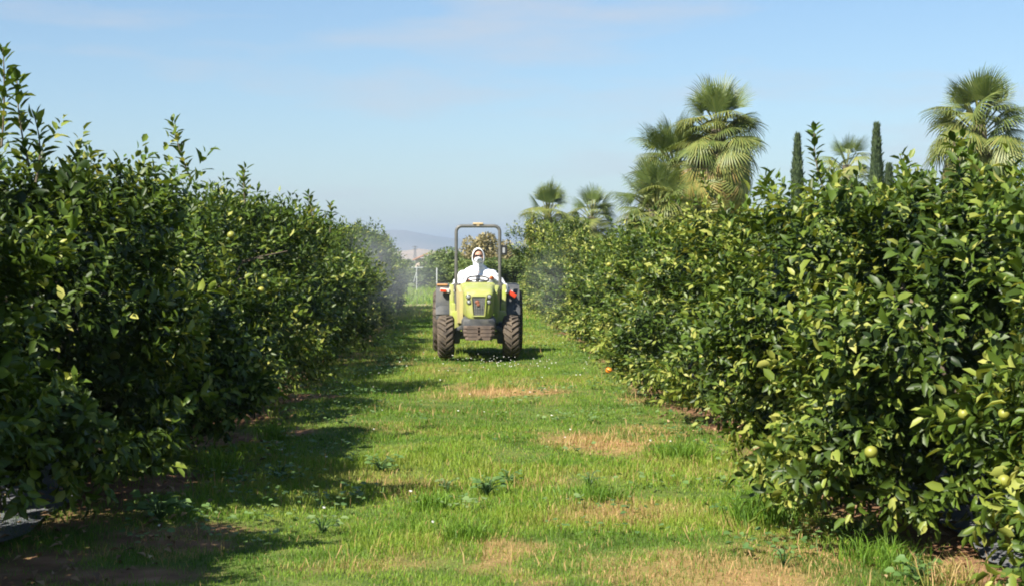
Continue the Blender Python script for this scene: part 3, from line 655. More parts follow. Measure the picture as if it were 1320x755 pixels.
# ================================================================== PALMS, CYPRESSES AND FAR TREES
MAT_PALM = leaf_mat('fan_palm_leaf', [(0, (0.05, 0.085, 0.02)), (.4, (0.12, 0.165, 0.04)), (.7, (0.22, 0.24, 0.06)), (.85, (.36, .29, .08)), (1, (.34, .22, .11))], .5, .25)
MAT_THATCH = leaf_mat('dead_palm_leaf', [(0, (.13, .085, .05)), (.5, (.27, .18, .10)), (1, (.40, .29, .16))], .85, .1)
MAT_PTRUNK = mat('palm_bark', (.13, .105, .075), .9, (.20, .16, .11), 9, bump=.5)
def fan_mesh(seed, pet, rad, ang, droop, tint, nseg=30, dead=False, tilt=0):
    """fan leaf along +x: petiole then a pleated, deeply cut blade with hanging tips"""
    rg = np.random.RandomState(seed); V = []; Fi = []; T = []
    def add(pts, faces, t):
        o = len(V); V.extend(pts); Fi.extend([tuple(o + q for q in f) for f in faces]); T.extend([t] * len(pts))
    sag = lambda x: -.06 * (x / max(pet, .1)) ** 2 * pet
    for k in range(4):
        x0, x1 = pet * k / 4, pet * (k + 1) / 4; w = .022
        add([(x0, -w, sag(x0)), (x0, w, sag(x0)), (x1, w, sag(x1)), (x1, -w, sag(x1)), (x0, 0, sag(x0) - .03), (x1, 0, sag(x1) - .03)], [(0, 1, 2), (0, 2, 3), (0, 4, 5), (0, 5, 3), (1, 5, 4), (1, 2, 5)], .72 if not dead else .5)
    c = np.array([pet, 0, sag(pet)])
    for k in range(nseg):
        a = (-1 + 2 * (k + .5) / nseg) * R(ang); da = R(ang) / nseg * .98; L = rad * (1 - .22 * abs(a) / R(ang)) * rg.uniform(.88, 1.08)
        if dead and rg.rand() < .25: continue
        t = np.clip(tint + .09 * rg.randn() + (.06 if k % 2 else -.04), 0, 1)
        dr = lambda s: -droop * (s ** 2.4) * L * .9 - .10 * abs(a) * s * L * (1 if not dead else 2)
        rows_ = []
        for s, wf in ((.05, 1), (.35, 1), (.60, .62), (.82, .36)):
            wv = da * wf * s * L if s > .35 else da * s * L
            if s > .62: wv = da * wf * .62 * L
            ca, sa = math.cos(a), math.sin(a); sx = s * (1 - .28 * droop * s)
            rows_.append([c + np.array([ca * sx * L - sa * e * wv, sa * sx * L + ca * e * wv, dr(s) + (.16 * wv if e == 0 else 0)]) for e in (-1, 0, 1)])
        tip = c + np.array([math.cos(a) * (1 - .42 * droop) * L, math.sin(a) * (1 - .42 * droop) * L, dr(1.0) - .10 * L * rg.rand()])
        pts = [q for r_ in rows_ for q in r_] + [tip]; fs = []; ct, sn = math.cos(R(tilt)), math.sin(R(tilt))
        pts = [c + np.array([(q - c)[0] * ct + (q - c)[2] * sn, (q - c)[1], -(q - c)[0] * sn + (q - c)[2] * ct]) for q in pts]     # the blade hangs from the end of its stalk
        for j in range(3):
            o = j * 3; fs += [(o, o + 1, o + 4), (o, o + 4, o + 3), (o + 1, o + 2, o + 5), (o + 1, o + 5, o + 4)]
        fs += [(9, 10, 12), (10, 11, 12)]
        add(pts, fs, t)
    me = tri_mesh('dead_frond' if dead else 'frond', np.array(V), np.array(Fi), np.array(T), smooth=False); me.materials.append(MAT_THATCH if dead else MAT_PALM); return me
FR_UP = [fan_mesh(k, .72, .88, 72, .08, .30 + .08 * k, 26) for k in range(3)]
FR_MID = [fan_mesh(10 + k, .85, .90, 100, .30, .34 + .10 * k, 28, tilt=22 + 11 * k) for k in range(4)]
FR_OLD = [fan_mesh(20 + k, .78, .92, 105, .45, .60 + .12 * k, 28, tilt=58 + 10 * k) for k in range(3)]
FR_DEAD = [fan_mesh(30 + k, .72, .95, 72, .7, .50 + .22 * k, 22, True, 20) for k in range(3)]
FR_THATCH = [fan_mesh(40 + k, .16, .95, 52, .55, .25 + .28 * k, 18, True) for k in range(3)]
def palm(px, top, Y, scale, label, seed, nf=40, skirt=1.5, nd=34, dead_col=True):
    rg = np.random.RandomState(seed); p = at(px, top, Y); zt = p.z - 1.45 * scale     # crown centre
    root = empty('fan_palm', (p.x, Y, 0), label, 'palm tree', 'fan palms beyond the right row')
    b = MB(); k = 14; pts = []; rd = []
    for i in range(k + 1):
        z = -.1 + (zt + .15) * i / k; pts.append((.05 * math.sin(i * .7), 0, z)); rd.append((.30 - .10 * i / k + (.02 if i % 2 else 0)) * (1.25 if i == 0 else 1))
    b.tube(pts, rd, 12); b.build('trunk', MAT_PTRUNK, root)
    def put(nm, me, az, el, z, s, roll=0):
        o = link(nm, me, None, root); o.location = (0, 0, z); o.rotation_euler = (Matrix.Rotation(az, 3, 'Z') @ Matrix.Rotation(-el, 3, 'Y') @ Matrix.Rotation(roll, 3, 'X')).to_euler(); o.scale = (s, s, s)
    for i in range(nf):
        f = (i + .5) / nf; az = i * 2.39996 + rg.randn() * .15
        el = R(86 - 126 * f ** .72) + rg.randn() * .10; z = zt + .12 - 2.2 * f ** 1.2 * scale
        me = FR_UP[rg.randint(3)] if f < .14 else (FR_MID[rg.randint(4)] if f < .46 else FR_OLD[rg.randint(3)])
        put('frond', me, az, el + rg.randn() * .08, z, scale * rg.uniform(.82, 1.12), rg.randn() * .38)
    for i in range(nd // 2):
        put('dead_frond', FR_THATCH[rg.randint(3)], i * 2.39996 + rg.randn() * .3, R(-58) + rg.randn() * .12, zt - .05 - (skirt + .6) * scale * (i + .5) / (nd // 2), scale * rg.uniform(.75, 1.05), rg.randn() * .3)
    for i in range(nd):
        f = (i + .5) / nd; az = i * 2.39996 + rg.randn() * .2
        put('dead_frond', FR_DEAD[rg.randint(3)], az, R(-52 - 28 * f) + rg.randn() * .08, zt - .75 * scale - (skirt + .5) * f, scale * rg.uniform(.8, 1.05), rg.randn() * .3)
palm(926, 101, 46, 1.08, 'tall fan palm with green crown and brown skirt, tallest of the left palm clump', 1, 130, 2.2, 100)
palm(869, 152, 48.5, 1.08, 'fan palm leaning behind the tallest one in the left palm clump', 2, 120, 2.4, 110)
palm(846, 205, 45, 1.0, 'shortest fan palm of the left clump with a long grey hanging skirt', 3, 90, 2.0, 110)
palm(1262, 90, 47, 1.2, 'tall fan palm behind the right hedge near the photo edge', 4, 130, 2.2, 90)
palm(1092, 172, 72, 1.05, 'fan palm between the two thin cypresses, mostly hidden by the hedge', 5, 50, 1.6, 30)
palm(706, 236, 82, 1.2, 'far fan palm with golden dead fronds, left one of the distant pair', 6, 90, 1.6, 60)
palm(763, 241, 88, 1.2, 'far fan palm, right one of the distant pair behind the tall citrus', 7, 84, 1.6, 60)

MAT_CYP = leaf_mat('cypress_foliage', [(0, (.028, .05, .02)), (.6, (.065, .10, .035)), (1, (.12, .155, .055))], .7, .1)
def cypress(px, top, Y, rad, label, seed):
    rg = np.random.RandomState(seed); p = at(px, top, Y); H = p.z
    root = empty('cypress_tree', (p.x, Y, 0), label, 'tree', 'thin cypresses between the palms')
    b = MB(); b.tube([(0, 0, -.1), (0, 0, .8), (0, 0, H * .9)], [.11, .09, .02], 8); b.build('trunk', MAT_BARK, root)
    n = 5200; q = rg.rand(n); r = rad * np.interp(q, [0, .08, .35, .7, .92, 1], [.5, .85, 1, .75, .3, .05]) * (1 + .25 * (vnoise(rg.rand(n) * 0 + q * 9, q * 3, .5, seed) - .5))
    a = rg.rand(n) * 6.283; rr = r * (1 - .3 * np.abs(rg.randn(n)) * .5) * (1 + .12 * np.sin(a * 3 + q * 14))
    P = np.stack([np.cos(a) * rr, np.sin(a) * rr, .25 + q * (H - .3)], 1); ax = np.stack([np.cos(a) * .35, np.sin(a) * .35, np.ones(n)], 1) + rg.randn(n, 3) * .18
    nr = np.stack([np.cos(a), np.sin(a), rg.randn(n) * .4], 1) + rg.randn(n, 3) * .3
    V, Fi, T = leaf_arrays(P, ax, nr, rg.uniform(.18, .34, n), rg.uniform(.05, .09, n), np.clip(.4 + .25 * rg.randn(n), 0, 1), 1, .1, .05)
    link('crown', tri_mesh('crown', V, Fi, T), MAT_CYP, root)['kind'] = 'stuff'
cypress(1028, 176, 66, .27, 'thin dark cypress left of the half hidden palm', 11)
cypress(1130, 163, 64, .32, 'thin dark cypress right of the half hidden palm', 12)
cypress(816, 280, 62, .32, 'low dark cypress left of the big palm clump', 13)
cypress(1146, 215, 66, .3, 'shortest cypress just right of the taller thin one', 14)

FAR_A = leaf_mat('far_bush_leaf', [(0, (.05, .085, .02)), (.5, (.12, .175, .04)), (1, (.23, .27, .07))], .6, .2)
FAR_B = leaf_mat('far_brown_tree_leaf', [(0, (.14, .135, .06)), (.5, (.27, .23, .10)), (1, (.38, .31, .16))], .7, .15)
def far_proto(seed, n, m, tall):
    rg = np.random.RandomState(seed); K = 16; cz = rg.uniform(.25, .88, K); ca = rg.rand(K) * 6.283
    wid = np.interp(cz, [0, .5, 1], [.42, .40, .16] if not tall else [.26, .32, .10]); C = np.stack([np.cos(ca) * wid * rg.rand(K) ** .5, np.sin(ca) * wid * rg.rand(K) ** .5, cz], 1); rad = rg.uniform(.10, .2, K)
    j = rg.randint(K, size=n); d = unit(rg.randn(n, 3)); P = C[j] + d * (rad[j] * (1 - .35 * rg.rand(n) ** 2))[:, None]; P[:, 2] = np.maximum(P[:, 2], .04)
    V, Fi, T = leaf_arrays(P, d + rg.randn(n, 3) * .6, d + rg.randn(n, 3) * .5 + [0, 0, .5], rg.uniform(.05, .09, n), rg.uniform(.025, .045, n), np.clip(.45 + .2 * rg.randn(n) + .3 * (rg.rand(K)[j] - .5), 0, 1), 1)
    me = tri_mesh('crown', V, Fi, T); me.materials.append(m)
    b = MB(); b.tube([(0, 0, -.03), (.01, 0, .2), (0, .01, .5)], [.035, .028, .012], 7)
    for k in range(5): b.tube([(0, 0, .22), C[k] * .6 + np.array([0, 0, .1]), C[k]], [.018, .012, .004], 5)
    tm = b.mesh('trunk', 180); tm.materials.append(MAT_BARK); return me, tm
PB = [far_proto(k + 40, 3600, FAR_A, False) for k in range(3)]; PT = [far_proto(k + 60, 2500, FAR_B, True) for k in range(2)]
def far_tree(name, proto, px, top, Y, wide, label, cat, group, rz):
    p = at(px, top, Y); root = empty(name, (p.x, Y, 0), label, cat, group, rz)
    H = p.z; c = link('crown', proto[0], None, root); c['kind'] = 'stuff'; c.scale = (wide, wide, H)
    t = link('trunk', proto[1], None, root); t.scale = (wide, wide, H)
rg = np.random.RandomState(5)
bl = ['low green bush behind the end of the left row, veiled by mist', 'green bush behind the white pipe frame', 'low bush in front of the small shed', 'rounded bush just left of the tractor roll bar', 'bush behind the left post of the tractor roll bar', 'low bush seen inside the roll bar left of the driver', 'yellow green bush directly behind the driver', 'bush behind the right shoulder of the roll bar', 'bush right of the tractor mirror', 'green bush below the far palm pair', 'bush at the right end of the far hedge line, against the citrus row']
for k, px in enumerate((490, 518, 543, 566, 584, 601, 622, 646, 664, 684, 704)):
    far_tree('hedge_bush', PB[k % 3], px, (328, 334, 343, 322, 326, 336, 336, 331, 333, 329, 330)[k], (96, 98, 95, 101, 98, 93, 90, 96, 92, 97, 95)[k], rg.uniform(3.2, 4.0), bl[k], 'bush', 'bushes at the far end of the lane', rg.rand() * 6)
for k, (px, top, Y, w) in enumerate(((603, 306, 112, 2.9), (625, 302, 115, 3.6), (650, 311, 118, 3.4))):
    far_tree('bare_brown_tree', PT[k % 2], px, top, Y, w, ['brownish far tree seen through the roll bar left of the driver', 'tallest brownish far tree directly behind the driver', 'brownish far tree near the right post of the roll bar'][k], 'tree', 'brownish trees at the far end of the lane', rg.rand() * 6)

# far shed, white pipe frame and post, mast
p = at(549, 369, 108); sh = empty('shed', (p.x, 118, 0), 'small shed with reddish brown roof half hidden by bushes', 'shed')
b = MB(); b.box((0, 0, .9), (2.0, 2.4, 1.8)); b.build('wall', mat('shed_render', (.55, .45, .36), .9, (.45, .36, .28), 3), sh)
b = MB(); b.loft([[Vector((-1.2, y, 1.74)), Vector((0, y, 2.25)), Vector((1.2, y, 1.74)), Vector((1.2, y, 1.64)), Vector((0, y, 2.14)), Vector((-1.2, y, 1.64))] for y in (-1.4, 1.4)]); b.build('roof', mat('clay_roof', (.42, .22, .14), .9, (.33, .18, .12), 8), sh)
b = MB(); b.box((.3, -1.22, .75), (.7, .06, 1.5), bevel=.01); b.build('door', mat('shed_door', (.2, .14, .1), .8), sh)
MAT_WHITE = mat('white_painted_pipe', (.50, .52, .52), .5, (.40, .42, .41), 5)
p = at(536, 345, 88); fr = empty('pipe_frame', (p.x, 88, 0), 'white pipe frame standing in the mist beyond the left row', 'frame')
b = MB(); b.tube([(.05, 0, -.05), (.05, 0, 1.24)], .022, 8); b.build('post', MAT_WHITE, fr)
b = MB(); b.tube([(-.45, 0, 1.26), (.42, 0, 1.26)], .026, 8); b.build('cross_bar', MAT_WHITE, fr)
b = MB(); b.tube([(-.12, .04, .45), (.10, .04, 1.22)], .018, 8); b.build('brace', MAT_WHITE, fr)
p = at(563, 343, 90); ps = empty('white_post', (p.x, 90, 0), 'short white post in front of the far bushes', 'post')
b = MB(); b.box((0, 0, .57), (.06, .06, 1.24), bevel=.01); b.build('shaft', MAT_WHITE, ps); b = MB(); b.box((0, 0, 1.21), (.09, .09, .04), bevel=.01, taper=(.6, .6)); b.build('cap', MAT_WHITE, ps)
p = at(535, 317, 900); ms = empty('mast', (p.x, 900, 0), 'dark lattice mast far off on the pale hillside', 'mast'); MAT_MAST = mat('mast_steel', (.12, .12, .12), .6, metal=.4)
b = MB()
for sx, sy in ((-1, -1), (1, -1), (1, 1), (-1, 1)): b.tube([(sx * .9, sy * .9, -.2), (sx * .25, sy * .25, p.z)], .16, 5)
for k in range(8):
    w0 = .9 - .65 * k / 8; z = p.z * k / 8; b.tube([(-w0, -w0, z), (w0, -w0, z + p.z / 8)], .1, 4); b.tube([(w0, -w0, z), (-w0, -w0, z + p.z / 8)], .1, 4)
b.build('lattice', MAT_MAST, ms); b = MB(); b.box((0, 0, p.z * .93), (3.4, .3, .3)); b.box((0, 0, p.z * .8), (2.6, .3, .3)); b.build('cross_arm', MAT_MAST, ms)

# ================================================================== TRACTOR
TXC, TY = 0.295, 26.95                                 # front axle
M_GREEN = mat('dusty_green_paint', (.30, .36, .05), .48, (.36, .34, .15), 6, lo=.36, hi=.66, bump=.1)
M_TAN = mat('dust_covered_panel', (.46, .40, .16), .7, (.38, .30, .17), 5)
M_GREY = mat('grey_cast_iron', (.05, .056, .066), .6, (.12, .115, .10), 7)
M_DARK = mat('dark_frame_paint', (.05, .055, .055), .5, (.12, .11, .09), 9)
M_FEND = mat('grey_blue_plastic', (.042, .048, .058), .6, (.12, .115, .10), 4)
M_WEIGHT = mat('rusty_weights', (.085, .062, .05), .75, (.16, .115, .085), 8)
M_TYRE = mat('dusty_rubber', (.060, .050, .042), .85, (.16, .125, .09), 6, spec=.25)
M_RIM = mat('rim_paint', (.30, .30, .26), .5, (.2, .16, .11), 6)
M_RED = mat('red_lens', (.65, .06, .02), .25, (.55, .05, .02), 10)
M_WHT = mat('white_lens', (.75, .73, .68), .3, (.6, .55, .5), 10)
M_GLASS = mat('lamp_glass', (.45, .47, .45), .12, (.3, .3, .28), 12, metal=.3)
M_MESH = mat('grille_mesh', (.22, .23, .22), .6, (.42, .41, .37), 9)
M_BLACK = mat('black_plastic', (.018, .018, .018), .45)
M_MIRROR = mat('mirror_glass', (.6, .65, .7), .05, metal=1.0)
TR = empty('tractor', (TXC, TY, 0), 'yellow green narrow orchard tractor with roll bar driving towards the camera', 'tractor')
def wheel(cx, cyy, rad, wid, rim, nl):
    b = MB(); c = (cx, cyy, rad)
    b.lathe_x([(-wid * .36, rim), (-wid * .34, rim * .93), (-wid * .1, rim * .86), (-wid * .06, rim * .3), (0, rim * .18), (wid * .06, rim * .3), (wid * .1, rim * .86), (wid * .34, rim * .93), (wid * .36, rim)], 36, c)
    for k in range(8):
        a = k * math.pi / 4
        for s in (-1, 1): b.tube([(cx + s * wid * .06, cyy + .45 * rim * math.cos(a), rad + .45 * rim * math.sin(a)), (cx + s * wid * .15, cyy + .45 * rim * math.cos(a), rad + .45 * rim * math.sin(a))], .016, 6)
    b.tube([(cx - wid * .2, cyy, rad), (cx + wid * .2, cyy, rad)], rim * .2, 14)
    wh = b.build('wheel', M_RIM, TR)
    b = MB(); ro = rad - .030
    b.lathe_x([(-wid * .36, rim), (-wid * .46, rim + (ro - rim) * .35), (-wid * .49, rim + (ro - rim) * .68), (-wid * .44, ro - .022), (-wid * .28, ro - .004), (0, ro), (wid * .28, ro - .004), (wid * .44, ro - .022), (wid * .49, rim + (ro - rim) * .68), (wid * .46, rim + (ro - rim) * .35), (wid * .36, rim)], 54, c)
    # chevron lugs: from the centre line out over the shoulder
    for k in range(nl):
        for s in (-1, 1):
            a0 = 2 * math.pi * (k + (.5 if s > 0 else 0)) / nl; loops = []
            for j in range(6):
                f = j / 5; x = s * (-.02 + f * .51) * wid; a = a0 - f * .30 * (26 / nl) * .9
                dth = (.030 + .006 * f) / rad; ri = ro - .02 - (.045 * max(0, f - .8) / .2); rt = rad + .004 - .02 * f * f - (.05 * max(0, f - .8) / .2)
                P = lambda r, q: Vector((cx + x, cyy + r * math.cos(q), rad + r * math.sin(q)))
                loops.append([P(ri, a - dth * 1.25), P(rt, a - dth * .8), P(rt, a + dth * .8), P(ri, a + dth * 1.25)])
            b.loft(loops)
    link('tyre', b.mesh('tyre', 30), M_TYRE, wh)
for s in (-1, 1):
    wheel(s * .565, 0, .372, .30, .22, 20)
    wheel(s * .645, 1.80, .575, .36, .33, 22)
# front axle, belly, weights
b = MB(); b.box((0, .02, .40), (.86, .12, .13), bevel=.03); b.tube([(-.45, .02, .39), (.45, .02, .39)], .055, 12)
for s in (-1, 1): b.box((s * .38, .02, .38), (.12, .17, .26), bevel=.04); b.tube([(s * .12, .14, .36), (s * .42, .14, .36)], .022, 8)
b.build('front_axle', M_GREY, TR)
b = MB(); b.box((0, .75, .50), (.34, 1.6, .32), bevel=.05); b.box((0, 1.75, .58), (.55, .7, .5), bevel=.06); b.tube([(-.55, 1.8, .575), (.55, 1.8, .575)], .10, 14); b.build('gearbox', M_GREY, TR)
b = MB()
b.loft([rrect(.16, .58, .70, .04, -.60), rrect(.27, .50, .70, .06, -.52), rrect(.30, .46, .72, .07, -.30), rrect(.27, .44, .74, .06, .1)]); b.build('nose_bumper', M_GREY, TR)
for k in range(4):
    b = MB(); z = .345 + k * .062; w = (.235, .262, .27, .262)[k]
    b.loft([rrect(w * .8, z, z + .052, .018, -.66), rrect(w, z - .004, z + .056, .02, -.62), rrect(w, z - .004, z + .056, .02, -.36)]); b.build('front_weight', M_WEIGHT, TR)
b = MB(); b.tube([(0, -.70, .40), (0, -.64, .40)], .03, 10); b.box((0, -.645, .47), (.05, .03, .2), bevel=.008); b.build('tow_pin', M_WEIGHT, TR)
for s in (-1, 1):
    b = MB(); b.box((s * .34, -.12, .52), (.16, .10, .07), Matrix.Rotation(R(s * 25), 3, 'Y'), bevel=.02); b.tube([(s * .22, -.05, .46), (s * .42, -.03, .40), (s * .5, .0, .42)], .022, 8); b.build('axle_arm', M_GREY, TR)
# bonnet
b = MB()
b.loft([rrect(.135, .70, 1.115, .05, -.555, topw=.20), rrect(.165, .69, 1.15, .06, -.535, topw=.228), rrect(.20, .685, 1.185, .07, -.48, topw=.248), rrect(.235, .69, 1.215, .08, -.30, topw=.262),
        rrect(.262, .70, 1.24, .08, .10, topw=.275), rrect(.285, .72, 1.265, .08, .55, topw=.30), rrect(.30, .74, 1.27, .08, .72, topw=.32)])
bon = b.build('bonnet', M_GREEN, TR, smooth=50)
b = MB(); b.loft([rrect(.085, .755, 1.075, .02, -.575, topw=.115), rrect(.085, .755, 1.075, .02, -.54, topw=.115)]); gr = b.build('grille', M_MESH, TR)
b = MB()
for k in range(12): z = .775 + k * .025; w = .083 + .03 * k / 12; b.tube([(-w, -.579, z), (w, -.579, z)], .0035, 5)
for k in range(7): x = -.08 + k * .0267; b.tube([(x, -.580, .765), (x * 1.3, -.580, 1.065)], .003, 5)
b.build('mesh_bars', M_BLACK, gr)
b = MB(); b.ball((-.03, -.582, .985), .035, (1.1, .3, .9)); b.box((-.015, -.584, .945), (.05, .012, .05), bevel=.005); b.build('emblem', mat('rust_emblem', (.28, .10, .05), .6), gr)
fl = MB(); fl.tube([(-.10, -.582, .748), (.10, -.582, .748)], .011, 6); fl.tube([(-.125, -.582, 1.083), (.125, -.582, 1.083)], .011, 6)
for s in (-1, 1): fl.tube([(s * .098, -.582, .748), (s * .128, -.582, 1.083)], .011, 6)
fl.build('grille_frame', M_GREEN, gr)
for s in (-1, 1):
    for z, x in ((1.075, .178), (.985, .168)):
        b = MB(); b.tube([(s * x, -.562, z), (s * x, -.50, z)], .044, 18); lm = b.build('headlamp', M_BLACK, TR)
        b = MB(); b.ball((s * x, -.560, z), .031, (1, .35, 1), 3); b.build('lens', M_GLASS, lm, smooth=180)
# tan covered side panels and dashboard behind the bonnet
for s in (-1, 1):
    b = MB(); b.loft([rrect(.03, .60, 1.15, .02, .15, cx=s * .30), rrect(.045, .56, 1.24, .03, .55, cx=s * .335), rrect(.045, .54, 1.25, .03, .80, cx=s * .345)]); b.build('side_panel', M_TAN if s < 0 else M_GREEN, TR)
b = MB(); b.loft([rrect(.33, .78, 1.262, .07, .74), rrect(.33, .78, 1.30, .09, .84), rrect(.24, .80, 1.28, .08, 1.0)]); b.build('dashboard', M_GREEN, TR, smooth=50)
for s in (-1, 1):
    b = MB(); b.box((s * .40, .95, .62), (.20, .9, .36), bevel=.04); b.box((s * .42, 1.15, .82), (.12, .5, .22), bevel=.03); b.build('step_panel', M_GREEN, TR)
    b = MB(); b.tube([(s * .385, .72, .58), (s * .385, .72, 1.02)], .022, 8); b.tube([(s * .385, .72, 1.02), (s * .30, .70, 1.16)], .016, 8); b.build('hydraulic_pipe', M_DARK, TR)
b = MB(); b.box((0, 1.12, .50), (.9, .85, .05), bevel=.012); b.build('floor_plate', M_DARK, TR)
b = MB(); b.loft([rrect(.085, .42, .6, .03, .3, cx=.43), rrect(.085, .40, .66, .04, .9, cx=.43)]); b.build('fuel_tank', M_DARK, TR)
# mudguards over the rear wheels
for s in (-1, 1):
    loops = []
    for k in range(15):
        a = R(168 - 140 * k / 14); r0 = .665
        yy, zz = 1.80 - r0 * -math.cos(a), .575 + r0 * math.sin(a)
        nrm = Vector((0, math.cos(a), math.sin(a))); c = Vector((s * .628, 1.80 + r0 * math.cos(a), .575 + r0 * math.sin(a)))
        hw = .138
        loops.append([c + Vector((-hw, 0, 0)) + nrm * .0, c + Vector((-hw, 0, 0)) + nrm * .016, c + Vector((-hw * .5, 0, 0)) + nrm * .03, c + Vector((hw * .5, 0, 0)) + nrm * .03, c + Vector((hw, 0, 0)) + nrm * .012, c + Vector((hw, 0, 0)) - nrm * .03, c + Vector((hw * .93, 0, 0)) - nrm * .03, c + Vector((hw * .9, 0, 0)) + nrm * .0])
    b = MB(); b.loft(loops); fd = b.build('mudguard', M_FEND, TR)
    b = MB(); cs = []
    for k in range(15):
        a = R(168 - 140 * k / 14); cs.append((1.80 + .672 * math.cos(a), .575 + .672 * math.sin(a)))
    prof = cs + [(2.2, .62), (1.30, .60)]
    b.loft([[Vector((s * x, y, z)) for y, z in prof] for x in (.452, .484)]); b.build('inner_panel', M_GREEN, fd)
    b = MB(); b.box((s * .628, 1.20, .90), (.265, .04, .56), Matrix.Rotation(R(-10), 3, 'X'), bevel=.015); b.build('front_apron', M_FEND, fd)
    b = MB(); b.box((s * .475, 1.14, .95), (.075, .07, .62), Matrix.Rotation(R(-8), 3, 'X'), bevel=.012); b.build('edge_trim', M_GREEN, fd)
    # lamps on the mudguards
    b = MB()
    if s < 0: b.box((-.60, 1.13, 1.15), (.17, .07, .07), Matrix.Rotation(R(6), 3, 'Y'), bevel=.015)
    else: b.box((.565, 1.13, 1.13), (.12, .08, .09), Matrix.Rotation(R(30), 3, 'Y'), bevel=.015)
    lm = b.build('lamp', M_WHT, fd)
    b = MB()
    if s < 0: b.box((-.625, 1.09, 1.148), (.11, .03, .05), Matrix.Rotation(R(6), 3, 'Y'), bevel=.01)
    else: b.box((.625, 1.085, 1.085), (.15, .03, .075), Matrix.Rotation(R(35), 3, 'Y'), bevel=.01)
    b.build('lens', M_RED, lm)
b = MB(); b.box((-.65, 1.55, 1.245), (.20, .10, .035), bevel=.012); b.build('reflector', mat('amber_reflector', (.55, .30, .12), .4), TR)
# roll bar in front of the driver
zt = 2.305; pts = [(-.40, .95, .60), (-.395, .92, 1.1), (-.39, .90, 2.1)]
for k in range(7): a = R(180 - 90 * k / 6); pts.append((-.29 + .10 * math.cos(a), .90, zt - .10 + .10 * math.sin(a)))
for k in range(7): a = R(90 - 90 * k / 6); pts.append((.29 + .10 * math.cos(a), .90, zt - .10 + .10 * math.sin(a)))
pts += [(.39, .90, 2.1), (.395, .92, 1.1), (.40, .95, .60)]
M_BAR = mat('roll_bar_paint', (.085, .09, .085), .45, (.15, .14, .12), 8)
b = MB(); b.tube(pts, .030, 14); rb = b.build('roll_bar', M_BAR, TR, smooth=60)
for s in (-1, 1):
    b = MB(); b.box((s * .392, .91, 1.22), (.085, .09, .12), bevel=.015); b.tube([(s * .34, .90, 1.26), (s * .45, .90, 1.26)], .018, 8); b.build('hinge', M_DARK, rb)
b = MB(); b.box((.0, .89, zt + .045), (.19, .07, .035), bevel=.012); b.box((0, .89, zt + .018), (.05, .05, .03)); b.build('work_light', mat('amber_light_bar', (.55, .42, .24), .35, (.45, .36, .22), 10), TR)
b = MB(); b.tube([(.39, .90, 1.83), (.43, .89, 1.86), (.45, .89, 1.87)], .012, 8); b.loft([rrect(.062, 1.79, 1.955, .025, .93, cx=.462), rrect(.068, 1.785, 1.96, .025, .91, cx=.462), rrect(.062, 1.79, 1.955, .025, .885, cx=.462)]); mi = b.build('mirror', M_BLACK, TR)
b = MB(); b.loft([rrect(.022, 1.82, 1.92, .012, .882, cx=.462), rrect(.022, 1.82, 1.92, .012, .879, cx=.462)]); b.build('back_badge', mat('grey_badge', (.35, .36, .37), .4), mi)
b = MB(); b.loft([rrect(.055, 1.80, 1.945, .02, .931, cx=.462), rrect(.055, 1.80, 1.945, .02, .934, cx=.462)]); b.build('mirror_glass', M_MIRROR, mi)
# steering wheel, seat, levers
b = MB(); cw = Vector((0, 1.08, 1.35)); tilt = Matrix.Rotation(R(-22), 3, 'X')      # far edge raised towards the driver's chest is lower
tilt = Matrix.Rotation(R(16), 3, 'X'); rim_pts = [cw + tilt @ Vector((.195 * math.cos(k * math.pi / 16), .195 * math.sin(k * math.pi / 16), 0)) for k in range(33)]
b.tube(rim_pts, .015, 8, False); sw = b.build('steering_wheel', M_BLACK, TR, smooth=180)
b = MB(); b.ball(cw + Vector((0, 0, -.01)), .045, (1, 1, .5))
for k in range(3): a = R(90 + 120 * k); b.tube([cw, cw + tilt @ Vector((.19 * math.cos(a), .19 * math.sin(a), 0))], .010, 6)
b.tube([cw, Vector((0, .95, 1.18))], .022, 8); b.build('spokes', M_BLACK, sw)
b = MB(); b.loft([rrect(.21, .78, .90, .04, 1.22), rrect(.23, .76, .92, .05, 1.30), rrect(.23, .76, .92, .05, 1.68)]); st = b.build('seat', M_BLACK, TR, smooth=60)
b = MB(); b.loft([rrect(.22, .85, 1.22, .06, 1.73), rrect(.23, .85, 1.26, .06, 1.77), rrect(.22, .85, 1.25, .06, 1.83)]); b.build('backrest', M_BLACK, st, smooth=60)
b = MB(); b.box((0, 1.5, .68), (.3, .3, .2), bevel=.03); b.build('seat_base', M_DARK, st)
for x, z in ((-.33, 1.24), (.36, 1.20)):
    b = MB(); b.tube([(x, 1.15, .7), (x, 1.10, z)], .010, 8); b.ball((x, 1.10, z + .015), .028); b.build('lever', M_BLACK, TR, smooth=180)

